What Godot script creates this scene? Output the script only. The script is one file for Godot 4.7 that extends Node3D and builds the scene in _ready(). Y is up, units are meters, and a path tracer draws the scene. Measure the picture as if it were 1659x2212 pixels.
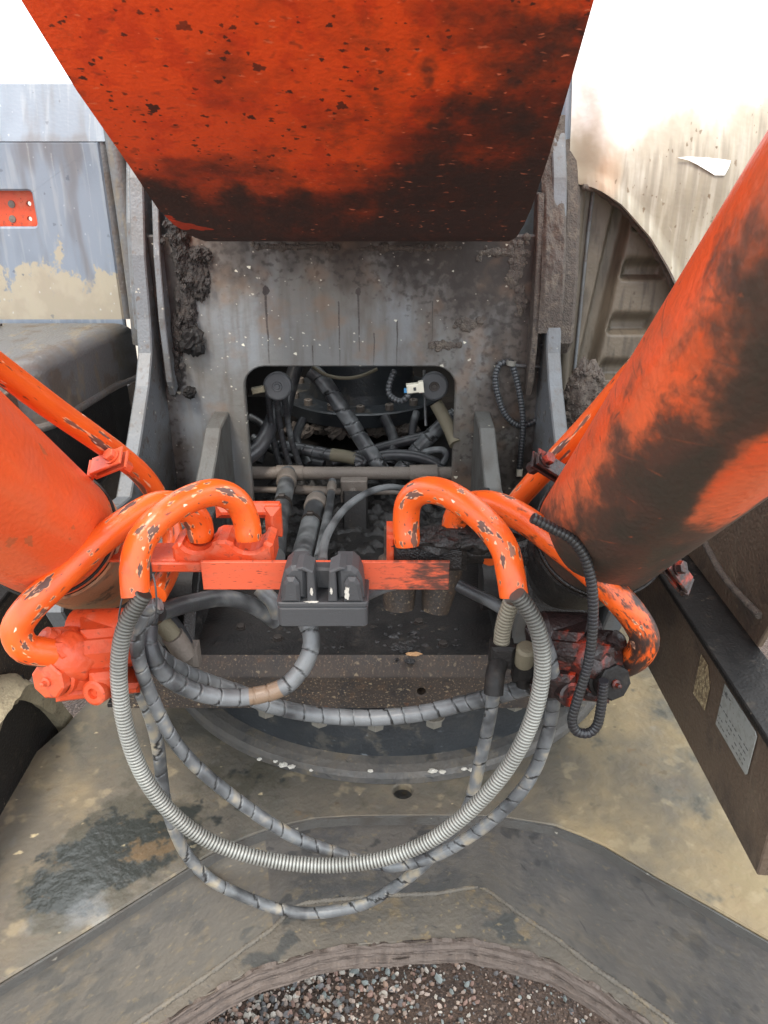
extends Node3D
# Front of an excavator seen from between its boom cylinders: y up, metres, camera at 1.75 m.

const H := 1.75
const FL := 1671.0
const X0 := -0.076          # middle of the machine
var cs := cos(deg_to_rad(25.0))
var sn := sin(deg_to_rad(25.0))
var rng := RandomNumberGenerator.new()
var nz := FastNoiseLite.new()
var M := {}
var taken := {}

# ---------------------------------------------------------------- places
func ray(px: float, py: float) -> Vector3:
	var u := (px - 829.5) / FL
	var v := (1106.0 - py) / FL
	return Vector3(u, -sn + v * cs, -cs - v * sn)
func PD(px: float, py: float, d: float) -> Vector3:
	return ray(px, py) * d + Vector3(0, H, 0)
func PZ(px: float, py: float, z: float) -> Vector3:
	var r := ray(px, py)
	return r * (z / r.z) + Vector3(0, H, 0)
func PY(px: float, py: float, y: float) -> Vector3:
	var r := ray(px, py)
	return r * (y / r.y) + Vector3(0, H, 0)
func PX(px: float, py: float, x: float) -> Vector3:
	var r := ray(px, py)
	return r * (x / r.x) + Vector3(0, H, 0)
func V(x: float, y: float, z: float) -> Vector3:     # y measured from the eye
	return Vector3(x, y + H, z)
func ss(a: float, b: float, x: float) -> float:
	return smoothstep(a, b, x)

# ---------------------------------------------------------------- objects
func numbered(called: String) -> String:
	if not taken.has(called):
		taken[called] = 0
		return called
	taken[called] += 1
	return "%s_%03d" % [called, taken[called]]
func tag(o: Node, label: String, category: String, group := "", kind := "") -> void:
	o.set_meta("label", label)
	if category: o.set_meta("category", category)
	if group: o.set_meta("group", group)
	if kind: o.set_meta("kind", kind)
func thing(called: String, at: Vector3, label: String, category: String, group := "") -> Node3D:
	var o := Node3D.new()
	o.name = numbered(called)
	add_child(o)
	o.position = at
	tag(o, label, category, group)
	return o
func obj(called: String, st: SurfaceTool, m: Material, parent: Node = null) -> MeshInstance3D:
	var o := MeshInstance3D.new()
	o.mesh = st.commit()
	o.set_surface_override_material(0, m)
	if parent == null:
		o.name = numbered(called)
		add_child(o)
	else:
		o.name = called
		parent.add_child(o, true)
		var g := Transform3D()
		var p := parent
		while p != self:
			g = p.transform * g
			p = p.get_parent()
		o.transform = g.affine_inverse()
	return o
func S() -> SurfaceTool:
	var st := SurfaceTool.new()
	st.begin(Mesh.PRIMITIVE_TRIANGLES)
	return st

# ---------------------------------------------------------------- shapes
func tri(st: SurfaceTool, a: Vector3, b: Vector3, c: Vector3, na: Vector3, nb: Vector3, nc: Vector3, ua := Vector2(), ub := Vector2(), uc := Vector2(), ca := Color.WHITE, cb := Color.WHITE, cc := Color.WHITE) -> void:
	var g := (c - a).cross(b - a)
	if g.dot(na + nb + nc) < 0.0:
		st.set_color(ca); st.set_normal(na); st.set_uv(ua); st.add_vertex(a)
		st.set_color(cc); st.set_normal(nc); st.set_uv(uc); st.add_vertex(c)
		st.set_color(cb); st.set_normal(nb); st.set_uv(ub); st.add_vertex(b)
	else:
		st.set_color(ca); st.set_normal(na); st.set_uv(ua); st.add_vertex(a)
		st.set_color(cb); st.set_normal(nb); st.set_uv(ub); st.add_vertex(b)
		st.set_color(cc); st.set_normal(nc); st.set_uv(uc); st.add_vertex(c)
func flat4(st: SurfaceTool, a: Vector3, b: Vector3, c: Vector3, d: Vector3, out: Vector3, ua := Vector2(), ub := Vector2(), uc := Vector2(), ud := Vector2()) -> void:
	var n := (c - a).cross(d - b).normalized()
	if n.dot(out) < 0.0: n = -n
	tri(st, a, b, c, n, n, n, ua, ub, uc)
	tri(st, a, c, d, n, n, n, ua, uc, ud)

func inset(poly: PackedVector2Array, by: float) -> PackedVector2Array:
	var out := PackedVector2Array()
	var n := poly.size()
	for i in n:
		var p := poly[i]
		var e0 := (p - poly[(i + n - 1) % n]).normalized()
		var e1 := (poly[(i + 1) % n] - p).normalized()
		var n0 := Vector2(-e0.y, e0.x)
		var n1 := Vector2(-e1.y, e1.x)
		var m := n0 + n1
		m = m / maxf(m.length_squared() * 0.5, 0.35)
		out.append(p + m * by)
	return out
func area(poly: PackedVector2Array) -> float:
	var a := 0.0
	for i in poly.size():
		a += poly[i].cross(poly[(i + 1) % poly.size()])
	return a * 0.5

# An extruded outline (local x, y; depth along local z from z0 to z1), chamfered all round, with holes.
func plate(st: SurfaceTool, outline: PackedVector2Array, z0: float, z1: float, bev: float, xf := Transform3D(), rect := Rect2(0, 0, 1, 1), holes: Array = []) -> void:
	var loops: Array[PackedVector2Array] = []
	var o := outline.duplicate()
	if area(o) < 0.0: o.reverse()
	loops.append(o)
	for h in holes:
		var hh: PackedVector2Array = h.duplicate()
		if area(hh) > 0.0: hh.reverse()
		loops.append(hh)
	var uvf := func(p: Vector2) -> Vector2: return Vector2((p.x - rect.position.x) / rect.size.x, 1.0 - (p.y - rect.position.y) / rect.size.y)
	var merged := inset(loops[0], bev)
	for k in range(1, loops.size()):
		var hh := inset(loops[k], bev)
		var bi := 0
		var bj := 0
		var best := 1e9
		for i in merged.size():
			for j in hh.size():
				var dd := merged[i].distance_squared_to(hh[j])
				if dd < best:
					best = dd; bi = i; bj = j
		var nm := PackedVector2Array()
		for i in bi + 1: nm.append(merged[i])
		for j in hh.size() + 1: nm.append(hh[(bj + j) % hh.size()])
		nm[nm.size() - 1] += (hh[(bj + hh.size() - 1) % hh.size()] - hh[bj]).normalized() * 0.0003
		var sl := (merged[(bi + 1) % merged.size()] - merged[bi]).normalized() * 0.0003
		nm.append(merged[bi] + sl)
		for i in range(bi + 1, merged.size()): nm.append(merged[i])
		merged = nm
	var idx := Geometry2D.triangulate_polygon(merged)
	if idx.is_empty(): push_warning("a plate could not be triangulated")
	var zf := xf.basis.z.normalized()
	for side in 2:
		var z := z1 if side == 0 else z0
		var n := zf if side == 0 else -zf
		for t in range(0, idx.size(), 3):
			var a := merged[idx[t]]
			var b := merged[idx[t + 1]]
			var c := merged[idx[t + 2]]
			tri(st, xf * Vector3(a.x, a.y, z), xf * Vector3(b.x, b.y, z), xf * Vector3(c.x, c.y, z), n, n, n, uvf.call(a), uvf.call(b), uvf.call(c))
	for lp in loops:
		var ins := inset(lp, bev)
		var n := lp.size()
		for i in n:
			var j := (i + 1) % n
			var e := (lp[j] - lp[i]).normalized()
			var out := xf.basis * Vector3(e.y, -e.x, 0)
			var a0 := lp[i]
			var a1 := lp[j]
			flat4(st, xf * Vector3(a0.x, a0.y, z0 + bev), xf * Vector3(a1.x, a1.y, z0 + bev), xf * Vector3(a1.x, a1.y, z1 - bev), xf * Vector3(a0.x, a0.y, z1 - bev), out, uvf.call(a0), uvf.call(a1), uvf.call(a1), uvf.call(a0))
			if bev > 0.0:
				flat4(st, xf * Vector3(a0.x, a0.y, z1 - bev), xf * Vector3(a1.x, a1.y, z1 - bev), xf * Vector3(ins[j].x, ins[j].y, z1), xf * Vector3(ins[i].x, ins[i].y, z1), out + zf, uvf.call(a0), uvf.call(a1), uvf.call(a1), uvf.call(a0))
				flat4(st, xf * Vector3(a0.x, a0.y, z0 + bev), xf * Vector3(a1.x, a1.y, z0 + bev), xf * Vector3(ins[j].x, ins[j].y, z0), xf * Vector3(ins[i].x, ins[i].y, z0), out - zf, uvf.call(a0), uvf.call(a1), uvf.call(a1), uvf.call(a0))
func pts(a: Array) -> PackedVector2Array:
	var p := PackedVector2Array()
	for i in range(0, a.size(), 2): p.append(Vector2(a[i], a[i + 1]))
	return p
func rrect(x: float, y: float, w: float, h: float, r: float, n := 5) -> PackedVector2Array:
	var p := PackedVector2Array()
	for c in [[x + w - r, y + r, -PI / 2], [x + w - r, y + h - r, 0.0], [x + r, y + h - r, PI / 2], [x + r, y + r, PI]]:
		for k in n + 1:
			var a: float = c[2] + PI / 2 * k / n
			p.append(Vector2(c[0] + cos(a) * r, c[1] + sin(a) * r))
	return p
func circle2(x: float, y: float, r: float, n := 20) -> PackedVector2Array:
	var p := PackedVector2Array()
	for k in n: p.append(Vector2(x + cos(TAU * k / n) * r, y + sin(TAU * k / n) * r))
	return p
func box(st: SurfaceTool, at: Vector3, size: Vector3, bev := 0.003, basis := Basis()) -> void:
	plate(st, pts([-size.x / 2, -size.y / 2, size.x / 2, -size.y / 2, size.x / 2, size.y / 2, -size.x / 2, size.y / 2]), -size.z / 2, size.z / 2, bev, Transform3D(basis, at), Rect2(-size.x / 2, -size.y / 2, size.x, size.y))
# a plate standing across x: outline in (z, y from the eye)
func side_plate(st: SurfaceTool, zy: Array, x0: float, x1: float, bev := 0.003) -> void:
	plate(st, pts(zy), x0, x1, bev, Transform3D(Basis(Vector3(0, 0, 1), Vector3(0, 1, 0), Vector3(1, 0, 0)), Vector3(0, H, 0)))
# a plate lying flat: outline in (x, z)
func flat_plate(st: SurfaceTool, xz: PackedVector2Array, y0: float, y1: float, bev := 0.002, rect := Rect2(0, 0, 1, 1), holes: Array = []) -> void:
	plate(st, xz, y0, y1, bev, Transform3D(Basis(Vector3(1, 0, 0), Vector3(0, 0, 1), Vector3(0, 1, 0)), Vector3(0, H, 0)), rect, holes)

# a flat-lying slab whose upper rim is rounded by r
func round_slab(st: SurfaceTool, xz: PackedVector2Array, y0: float, y1: float, r: float, n := 6) -> void:
	var o := xz.duplicate()
	if area(o) < 0.0: o.reverse()
	var rings := []
	rings.append([o, y0, 0.0])
	for k in n + 1:
		var a := PI / 2 * k / n
		rings.append([inset(o, r * (1.0 - cos(a))), y1 - r + r * sin(a), a])
	var c := o.size()
	for k in rings.size() - 1:
		for i in c:
			var j := (i + 1) % c
			var q := []
			var nn := []
			for z in [[k, i], [k, j], [k + 1, j], [k + 1, i]]:
				var pp: Vector2 = rings[z[0]][0][z[1]]
				q.append(V(pp.x, rings[z[0]][1], pp.y))
				var e: Vector2 = (o[(z[1] + 1) % c] - o[(z[1] + c - 1) % c]).normalized()
				var aa: float = rings[z[0]][2]
				nn.append(Vector3(e.y * cos(aa), sin(aa), -e.x * cos(aa)).normalized())
			tri(st, q[0], q[1], q[2], nn[0], nn[1], nn[2])
			tri(st, q[0], q[2], q[3], nn[0], nn[2], nn[3])
	var topp: PackedVector2Array = rings[rings.size() - 1][0]
	var idx := Geometry2D.triangulate_polygon(topp)
	for t in range(0, idx.size(), 3):
		tri(st, V(topp[idx[t]].x, y1, topp[idx[t]].y), V(topp[idx[t + 1]].x, y1, topp[idx[t + 1]].y), V(topp[idx[t + 2]].x, y1, topp[idx[t + 2]].y), Vector3.UP, Vector3.UP, Vector3.UP)

func dense(p: Array, ds: float) -> PackedVector3Array:
	var c := PackedVector3Array()
	for i in p.size() - 1:
		var p0: Vector3 = p[maxi(i - 1, 0)]
		var p1: Vector3 = p[i]
		var p2: Vector3 = p[i + 1]
		var p3: Vector3 = p[mini(i + 2, p.size() - 1)]
		for k in 12:
			c.append(p1.cubic_interpolate(p2, p0, p3, k / 12.0) if false else 0.5 * ((2.0 * p1) + (p2 - p0) * (k / 12.0) + (2.0 * p0 - 5.0 * p1 + 4.0 * p2 - p3) * pow(k / 12.0, 2) + (3.0 * p1 - p0 - 3.0 * p2 + p3) * pow(k / 12.0, 3)))
	c.append(p[p.size() - 1])
	var out := PackedVector3Array([c[0]])
	var need := ds
	var at := c[0]
	var i := 1
	while i < c.size():
		var l := at.distance_to(c[i])
		if l >= need:
			at = at.lerp(c[i], need / l)
			out.append(at)
			need = ds
		else:
			need -= l
			at = c[i]
			i += 1
	if out[out.size() - 1].distance_to(c[c.size() - 1]) > ds * 0.3: out.append(c[c.size() - 1])
	return out
# rad: number or func(s, ang, total); col: null or func(s, ang, total, pos)
func tube(st: SurfaceTool, p: Array, rad: Variant, sides := 18, ds := 0.008, col: Variant = null, vlen := 0.5, up := Vector3.UP, uoff := 0.0) -> void:
	var c := dense(p, ds)
	var n := c.size()
	var total := n * ds
	var t := (c[1] - c[0]).normalized()
	var a := (up - t * up.dot(t)).normalized()
	if a.length() < 0.5: a = t.cross(Vector3.RIGHT).normalized()
	var V0 := PackedVector3Array()
	var C0 := PackedColorArray()
	for i in n:
		var t2 := (c[mini(i + 1, n - 1)] - c[maxi(i - 1, 0)]).normalized()
		var ax := t.cross(t2)
		if ax.length() > 1e-6: a = a.rotated(ax.normalized(), t.angle_to(t2))
		t = t2
		a = (a - t * a.dot(t)).normalized()
		var b := t.cross(a)
		for k in sides + 1:
			var ang := TAU * (k % sides) / sides
			var r: float = rad.call(i * ds, ang, total) if rad is Callable else rad
			var q := c[i] + (a * cos(ang) + b * sin(ang)) * r
			V0.append(q)
			C0.append(col.call(i * ds, ang, total, q) if col is Callable else Color.WHITE)
	var w := sides + 1
	var N0 := PackedVector3Array()
	N0.resize(V0.size())
	for i in n:
		for k in w:
			var up_ := V0[mini(i + 1, n - 1) * w + k]
			var dn := V0[maxi(i - 1, 0) * w + k]
			var kr := V0[i * w + (k + 1) % sides]
			var kl := V0[i * w + (k + sides - 1) % sides]
			var nn := (kr - kl).cross(up_ - dn).normalized()
			if nn.dot(V0[i * w + k] - c[i]) < 0.0: nn = -nn
			N0[i * w + k] = nn
	for i in n - 1:
		for k in sides:
			var q := [i * w + k, i * w + k + 1, (i + 1) * w + k + 1, (i + 1) * w + k]
			var u := [Vector2(k / float(sides) + uoff, i * ds / vlen), Vector2((k + 1) / float(sides) + uoff, i * ds / vlen), Vector2((k + 1) / float(sides) + uoff, (i + 1) * ds / vlen), Vector2(k / float(sides) + uoff, (i + 1) * ds / vlen)]
			tri(st, V0[q[0]], V0[q[1]], V0[q[2]], N0[q[0]], N0[q[1]], N0[q[2]], u[0], u[1], u[2], C0[q[0]], C0[q[1]], C0[q[2]])
			tri(st, V0[q[0]], V0[q[2]], V0[q[3]], N0[q[0]], N0[q[2]], N0[q[3]], u[0], u[2], u[3], C0[q[0]], C0[q[2]], C0[q[3]])
	for e in [0, n - 1]:
		var nn := (c[0] - c[1]).normalized() if e == 0 else (c[n - 1] - c[n - 2]).normalized()
		for k in sides:
			tri(st, c[e], V0[e * w + k], V0[e * w + k + 1], nn, nn, nn, Vector2(0.5, 0.5), Vector2(0.5, 0.5), Vector2(0.5, 0.5), C0[e * w], C0[e * w + k], C0[e * w + k + 1])
# profile: [r, h, r, h ...] along the axis; flat facets along it, smooth round it
func lathe(st: SurfaceTool, prof: Array, base: Vector3, axis: Vector3, n := 28, up := Vector3.UP, hex := false) -> void:
	var z := axis.normalized()
	var x := (up - z * up.dot(z))
	x = x.normalized() if x.length() > 1e-3 else z.cross(Vector3.RIGHT).normalized()
	var y := z.cross(x)
	var hl := 0.0
	for i in range(1, prof.size(), 2): hl = maxf(hl, absf(prof[i]))
	for i in range(0, prof.size() - 2, 2):
		var r0: float = prof[i]
		var h0: float = prof[i + 1]
		var r1: float = prof[i + 2]
		var h1: float = prof[i + 3]
		for k in n:
			var a0 := TAU * k / n
			var a1 := TAU * (k + 1) / n
			var d0 := x * cos(a0) + y * sin(a0)
			var d1 := x * cos(a1) + y * sin(a1)
			var sl := Vector2(h1 - h0, -(r1 - r0)).normalized()
			var m := (d0 + d1).normalized()
			var n0 := (m if hex else d0) * sl.x + z * sl.y
			var n1 := (m if hex else d1) * sl.x + z * sl.y
			var pa := base + d0 * r0 + z * h0
			var pb := base + d1 * r0 + z * h0
			var pc := base + d1 * r1 + z * h1
			var pd := base + d0 * r1 + z * h1
			var u0 := k / float(n)
			var u1 := (k + 1) / float(n)
			var w0 := h0 / maxf(hl, 1e-4)
			var w1 := h1 / maxf(hl, 1e-4)
			if r0 > 1e-6: tri(st, pa, pb, pc, n0, n1, n1, Vector2(u0, w0), Vector2(u1, w0), Vector2(u1, w1))
			if r1 > 1e-6: tri(st, pa, pc, pd, n0, n1, n0, Vector2(u0, w0), Vector2(u1, w1), Vector2(u0, w1))
# a sheet from a function of (u, v), smooth, with a back face t behind it
func sheet(st: SurfaceTool, f: Callable, nu: int, nv: int, out: Vector3, t := 0.0, colf: Variant = null, uvf: Variant = null) -> void:
	var P := PackedVector3Array()
	for j in nv + 1:
		for i in nu + 1: P.append(f.call(i / float(nu), j / float(nv)))
	var w := nu + 1
	var N := PackedVector3Array()
	for j in nv + 1:
		for i in nu + 1:
			var du := P[j * w + mini(i + 1, nu)] - P[j * w + maxi(i - 1, 0)]
			var dv := P[mini(j + 1, nv) * w + i] - P[maxi(j - 1, 0) * w + i]
			var n := du.cross(dv).normalized()
			N.append(n)
	var mid := N[(nv / 2) * w + nu / 2]
	var sg := 1.0 if mid.dot(out) >= 0.0 else -1.0
	for j in nv:
		for i in nu:
			var q := [j * w + i, j * w + i + 1, (j + 1) * w + i + 1, (j + 1) * w + i]
			var u := [Vector2(i / float(nu), j / float(nv)), Vector2((i + 1) / float(nu), j / float(nv)), Vector2((i + 1) / float(nu), (j + 1) / float(nv)), Vector2(i / float(nu), (j + 1) / float(nv))]
			var c := [Color.WHITE, Color.WHITE, Color.WHITE, Color.WHITE]
			var u0 := u.duplicate()
			if uvf is Callable:
				for k in 4: u[k] = uvf.call(P[q[k]])
			if colf is Callable:
				for k in 4: c[k] = colf.call(u0[k].x, u0[k].y)
			for tr in [[0, 1, 2], [0, 2, 3]]:
				tri(st, P[q[tr[0]]], P[q[tr[1]]], P[q[tr[2]]], N[q[tr[0]]] * sg, N[q[tr[1]]] * sg, N[q[tr[2]]] * sg, u[tr[0]], u[tr[1]], u[tr[2]], c[tr[0]], c[tr[1]], c[tr[2]])
				if t > 0.0:
					tri(st, P[q[tr[0]]] - N[q[tr[0]]] * sg * t, P[q[tr[1]]] - N[q[tr[1]]] * sg * t, P[q[tr[2]]] - N[q[tr[2]]] * sg * t, -N[q[tr[0]]] * sg, -N[q[tr[1]]] * sg, -N[q[tr[2]]] * sg, u[tr[0]], u[tr[1]], u[tr[2]])
	if t > 0.0:
		var rim: Array = []
		for i in nu + 1: rim.append(i)
		for j in range(1, nv + 1): rim.append(j * w + nu)
		for i in range(nu - 1, -1, -1): rim.append(nv * w + i)
		for j in range(nv - 1, 0, -1): rim.append(j * w)
		var ctr := (P[0] + P[nu] + P[nv * w] + P[nv * w + nu]) / 4.0
		for k in rim.size():
			var a: int = rim[k]
			var b: int = rim[(k + 1) % rim.size()]
			var ua := Vector2((a % w) / float(nu), (a / w) / float(nv))
			flat4(st, P[a], P[b], P[b] - N[b] * sg * t, P[a] - N[a] * sg * t, (P[a] - ctr), ua, ua, ua, ua)
# an uneven lump (clod, grease, stone)
func lump(st: SurfaceTool, at: Vector3, r: Vector3, rough := 0.35, freq := 2.2, n := 14, seed_ := 1, facets := false) -> void:
	nz.seed = seed_
	nz.noise_type = FastNoiseLite.TYPE_SIMPLEX
	nz.frequency = 1.0
	nz.fractal_octaves = 3
	var f := func(u: float, v: float) -> Vector3:
		var th := u * TAU
		var ph := v * PI
		var d := Vector3(sin(ph) * cos(th), cos(ph), sin(ph) * sin(th))
		var k := 1.0 + rough * (nz.get_noise_3dv(d * freq) + 0.5 * nz.get_noise_3dv(d * freq * 3.1))
		return at + d * r * k
	var w := n * 2
	var P := []
	for j in n + 1:
		for i in w: P.append(f.call(i / float(w), j / float(n)))
	var N: Array[Vector3] = []
	for j in n + 1:
		for i in w:
			var du: Vector3 = P[j * w + (i + 1) % w] - P[j * w + (i + w - 1) % w]
			var dv: Vector3 = P[mini(j + 1, n) * w + i] - P[maxi(j - 1, 0) * w + i]
			var m := du.cross(dv).normalized()
			var rad: Vector3 = (P[j * w + i] - at).normalized()
			if m.length() < 0.5: m = rad
			N.append(m if m.dot(rad) > 0.0 else -m)
	for j in n:
		for i in w:
			var a: Vector3 = P[j * w + i]
			var b: Vector3 = P[j * w + (i + 1) % w]
			var c: Vector3 = P[(j + 1) * w + (i + 1) % w]
			var d: Vector3 = P[(j + 1) * w + i]
			var o := (a + b + c + d) / 4.0 - at
			if n < 10 or facets:
				for t in [[a, b, c], [a, c, d]]:
					var nn: Vector3 = (t[2] - t[0]).cross(t[1] - t[0]).normalized()
					if nn.dot(o) < 0.0: nn = -nn
					if nn.length() > 0.5: tri(st, t[0], t[1], t[2], nn, nn, nn)
				continue
			var i2 := (i + 1) % w
			tri(st, a, b, c, N[j * w + i], N[j * w + i2], N[(j + 1) * w + i2])
			tri(st, a, c, d, N[j * w + i], N[(j + 1) * w + i2], N[(j + 1) * w + i])
func bolt(st: SurfaceTool, at: Vector3, axis: Vector3, r := 0.01, h := 0.008) -> void:
	lathe(st, [r * 1.25, 0.0, r * 1.25, h * 0.2, 0, h * 0.2], at, axis, 16)
	lathe(st, [r, h * 0.2, r, h * 0.9, r * 0.86, h, 0, h], at, axis, 6, Vector3(0.3, 1, 0.2), true)

# ---------------------------------------------------------------- surfaces
func noise_img(w: int, h: int, n: Array, tile := false) -> PackedByteArray:
	# n: [seed, cycles across the width, type, octaves, stretch x, stretch y]
	var f := FastNoiseLite.new()
	f.seed = n[0]
	f.noise_type = n[2]
	f.fractal_octaves = n[3]
	f.fractal_gain = 0.5 if n[3] < 5 else 0.66
	f.cellular_return_type = FastNoiseLite.RETURN_DISTANCE
	var sx: float = n[4] if n.size() > 4 else 1.0
	var sy: float = n[5] if n.size() > 5 else 1.0
	var ww := maxi(int(w / sx), 8)
	var hh := maxi(int(h / sy), 8)
	f.frequency = n[1] / float(w)
	var im: Image = f.get_seamless_image(ww, hh) if tile else f.get_image(ww, hh)
	if ww != w or hh != h: im.resize(w, h, Image.INTERPOLATE_CUBIC)
	im.convert(Image.FORMAT_L8)
	return im.get_data()
func mask_img(w: int, h: int, f: Callable) -> PackedByteArray:
	var g := 64
	var b := PackedByteArray()
	b.resize(g * g)
	for j in g:
		for i in g: b[j * g + i] = int(clampf(f.call((i + 0.5) / g, (j + 0.5) / g), 0.0, 1.0) * 255.0)
	var im := Image.create_from_data(g, g, false, Image.FORMAT_L8, b)
	im.resize(w, h, Image.INTERPOLATE_CUBIC)
	return im.get_data()
class Coat:
	var w: int
	var h: int
	var c: Image
	var r: Image
	var tile := false
func skin(w: int, h: int, base: Color, rough: float, tile := false) -> Coat:
	var s := Coat.new()
	s.w = w; s.h = h; s.tile = tile
	s.c = Image.create_empty(w, h, false, Image.FORMAT_RGBA8)
	s.c.fill(base)
	s.r = Image.create_empty(w, h, false, Image.FORMAT_RGBA8)
	s.r.fill(Color(rough, rough, rough))
	return s
# paint a layer where noise + mask runs from lo to hi
func lay(s: Coat, n: Array, lo: float, hi: float, color: Color, amax: float, rough: float, mask: Variant = null) -> void:
	var nb := noise_img(s.w, s.h, n, s.tile)
	var lut := PackedByteArray()
	lut.resize(511)
	for i in 511: lut[i] = int(255.0 * amax * smoothstep(lo, hi, i / 255.0))
	var im := Image.create_empty(s.w, s.h, false, Image.FORMAT_RGBA8)
	im.fill(color)
	var d := im.get_data()
	var k := 3
	if mask is Callable:
		var mb := mask_img(s.w, s.h, mask)
		for i in nb.size():
			d[k] = lut[nb[i] + mb[i]]
			k += 4
	else:
		for i in nb.size():
			d[k] = lut[nb[i]]
			k += 4
	im = Image.create_from_data(s.w, s.h, false, Image.FORMAT_RGBA8, d)
	var all := Rect2i(0, 0, s.w, s.h)
	s.c.blend_rect(im, all, Vector2i())
	im.adjust_bcs(rough * 3.0 / maxf(color.r + color.g + color.b, 0.01), 1.0, 0.0)
	s.r.blend_rect(im, all, Vector2i())
# one small ragged mark
func dab(s: Coat, u: float, v: float, rx: float, ry: float, ang: float, color: Color, alpha: float, rough: float, rag := 0.35) -> void:
	var cx := u * s.w
	var cy := v * s.h
	var R := int(maxf(rx, ry) * (1.0 + rag)) + 2
	var ca := cos(ang)
	var sa := sin(ang)
	var p1 := rng.randf() * TAU
	var p2 := rng.randf() * TAU
	for y in range(int(cy) - R, int(cy) + R + 1):
		for x in range(int(cx) - R, int(cx) + R + 1):
			if not s.tile and (x < 0 or y < 0 or x >= s.w or y >= s.h): continue
			var dx := x + 0.5 - cx
			var dy := y + 0.5 - cy
			var lx := (dx * ca + dy * sa) / rx
			var ly := (-dx * sa + dy * ca) / ry
			var q := sqrt(lx * lx + ly * ly)
			var th := atan2(ly, lx)
			var edge := 1.0 + rag * (0.6 * sin(th * 3.0 + p1) + 0.4 * sin(th * 7.0 + p2))
			var a := clampf((edge - q) * minf(rx, ry) + 0.5, 0.0, 1.0) * alpha
			if a > 0.01:
				var xx := posmod(x, s.w)
				var yy := posmod(y, s.h)
				s.c.set_pixel(xx, yy, s.c.get_pixel(xx, yy).lerp(color, a))
				var g := s.r.get_pixel(xx, yy).r
				g = lerpf(g, rough, a)
				s.r.set_pixel(xx, yy, Color(g, g, g))
func dabs(s: Coat, count: int, rmin: float, rmax: float, stretch: float, ang: float, color: Color, alpha: float, rough: float, where: Variant = null, rim: Variant = null) -> void:
	for k in count:
		var u := rng.randf()
		var v := rng.randf()
		if where is Callable and rng.randf() > where.call(u, v): continue
		var r := lerpf(rmin, rmax, pow(rng.randf(), 2.5))
		var st := lerpf(1.0, stretch, rng.randf())
		var a := ang + rng.randf_range(-0.3, 0.3)
		if rim is Color: dab(s, u, v, r * st + 1.6, r + 1.6, a, rim, 0.8 * alpha, 0.6)
		dab(s, u, v, r * st, r, a, color, alpha * rng.randf_range(0.6, 1.0), rough)
func drip(s: Coat, u: float, v0: float, v1: float, wpx: float, color: Color, alpha: float, rough: float) -> void:
	var x := u * s.w
	var y := v0 * s.h
	while y < v1 * s.h:
		var f := (y - v0 * s.h) / ((v1 - v0) * s.h)
		x += rng.randf_range(-0.35, 0.35)
		dab(s, x / s.w, y / s.h, wpx * (1.0 - 0.5 * f), wpx, 0.0, color, alpha * (1.0 - 0.6 * f) * rng.randf_range(0.5, 1.0), rough, 0.1)
		y += wpx * 1.3
func bump(w: int, h: int, n: Array, strength: float, tile := false, n2: Variant = null) -> ImageTexture:
	var a := noise_img(w, h, n, tile)
	var im := Image.create_from_data(w, h, false, Image.FORMAT_L8, a)
	if n2 is Array:
		var b := noise_img(w, h, n2, tile)
		for i in a.size(): a[i] = (a[i] + b[i]) >> 1
		im = Image.create_from_data(w, h, false, Image.FORMAT_L8, a)
	im.convert(Image.FORMAT_RGBA8)
	im.bump_map_to_normal_map(strength)
	return ImageTexture.create_from_image(im)
func mat(called: String, s: Coat, nrm: Texture2D = null, nscale := 0.4, tri_scale := 0.0, metallic := 0.0, spec := 0.5) -> StandardMaterial3D:
	var m := StandardMaterial3D.new()
	m.resource_name = called
	m.albedo_texture = ImageTexture.create_from_image(s.c)
	var rr := s.r.duplicate()
	rr.convert(Image.FORMAT_L8)
	m.roughness_texture = ImageTexture.create_from_image(rr)
	m.roughness_texture_channel = BaseMaterial3D.TEXTURE_CHANNEL_RED
	m.roughness = 1.0
	m.metallic = metallic
	m.metallic_specular = spec
	m.vertex_color_use_as_albedo = true
	if nrm:
		m.normal_enabled = true
		m.normal_texture = nrm
		m.normal_scale = nscale
	if tri_scale > 0.0:
		m.uv1_triplanar = true
		m.uv1_world_triplanar = true
		m.uv1_scale = Vector3.ONE * tri_scale
	M[called] = m
	return m
func plain(called: String, c: Color, rough: float, metallic := 0.0, nrm: Texture2D = null, nscale := 0.3, tri_scale := 3.0) -> StandardMaterial3D:
	var m := StandardMaterial3D.new()
	m.resource_name = called
	m.albedo_color = c
	m.roughness = rough
	m.metallic = metallic
	m.vertex_color_use_as_albedo = true
	if nrm:
		m.normal_enabled = true
		m.normal_texture = nrm
		m.normal_scale = nscale
		m.uv1_triplanar = true
		m.uv1_world_triplanar = true
		m.uv1_scale = Vector3.ONE * tri_scale
	M[called] = m
	return m

func c8(r: int, g: int, b: int) -> Color:
	return Color8(r, g, b)

const SM := FastNoiseLite.TYPE_SIMPLEX_SMOOTH
const CE := FastNoiseLite.TYPE_CELLULAR

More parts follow.
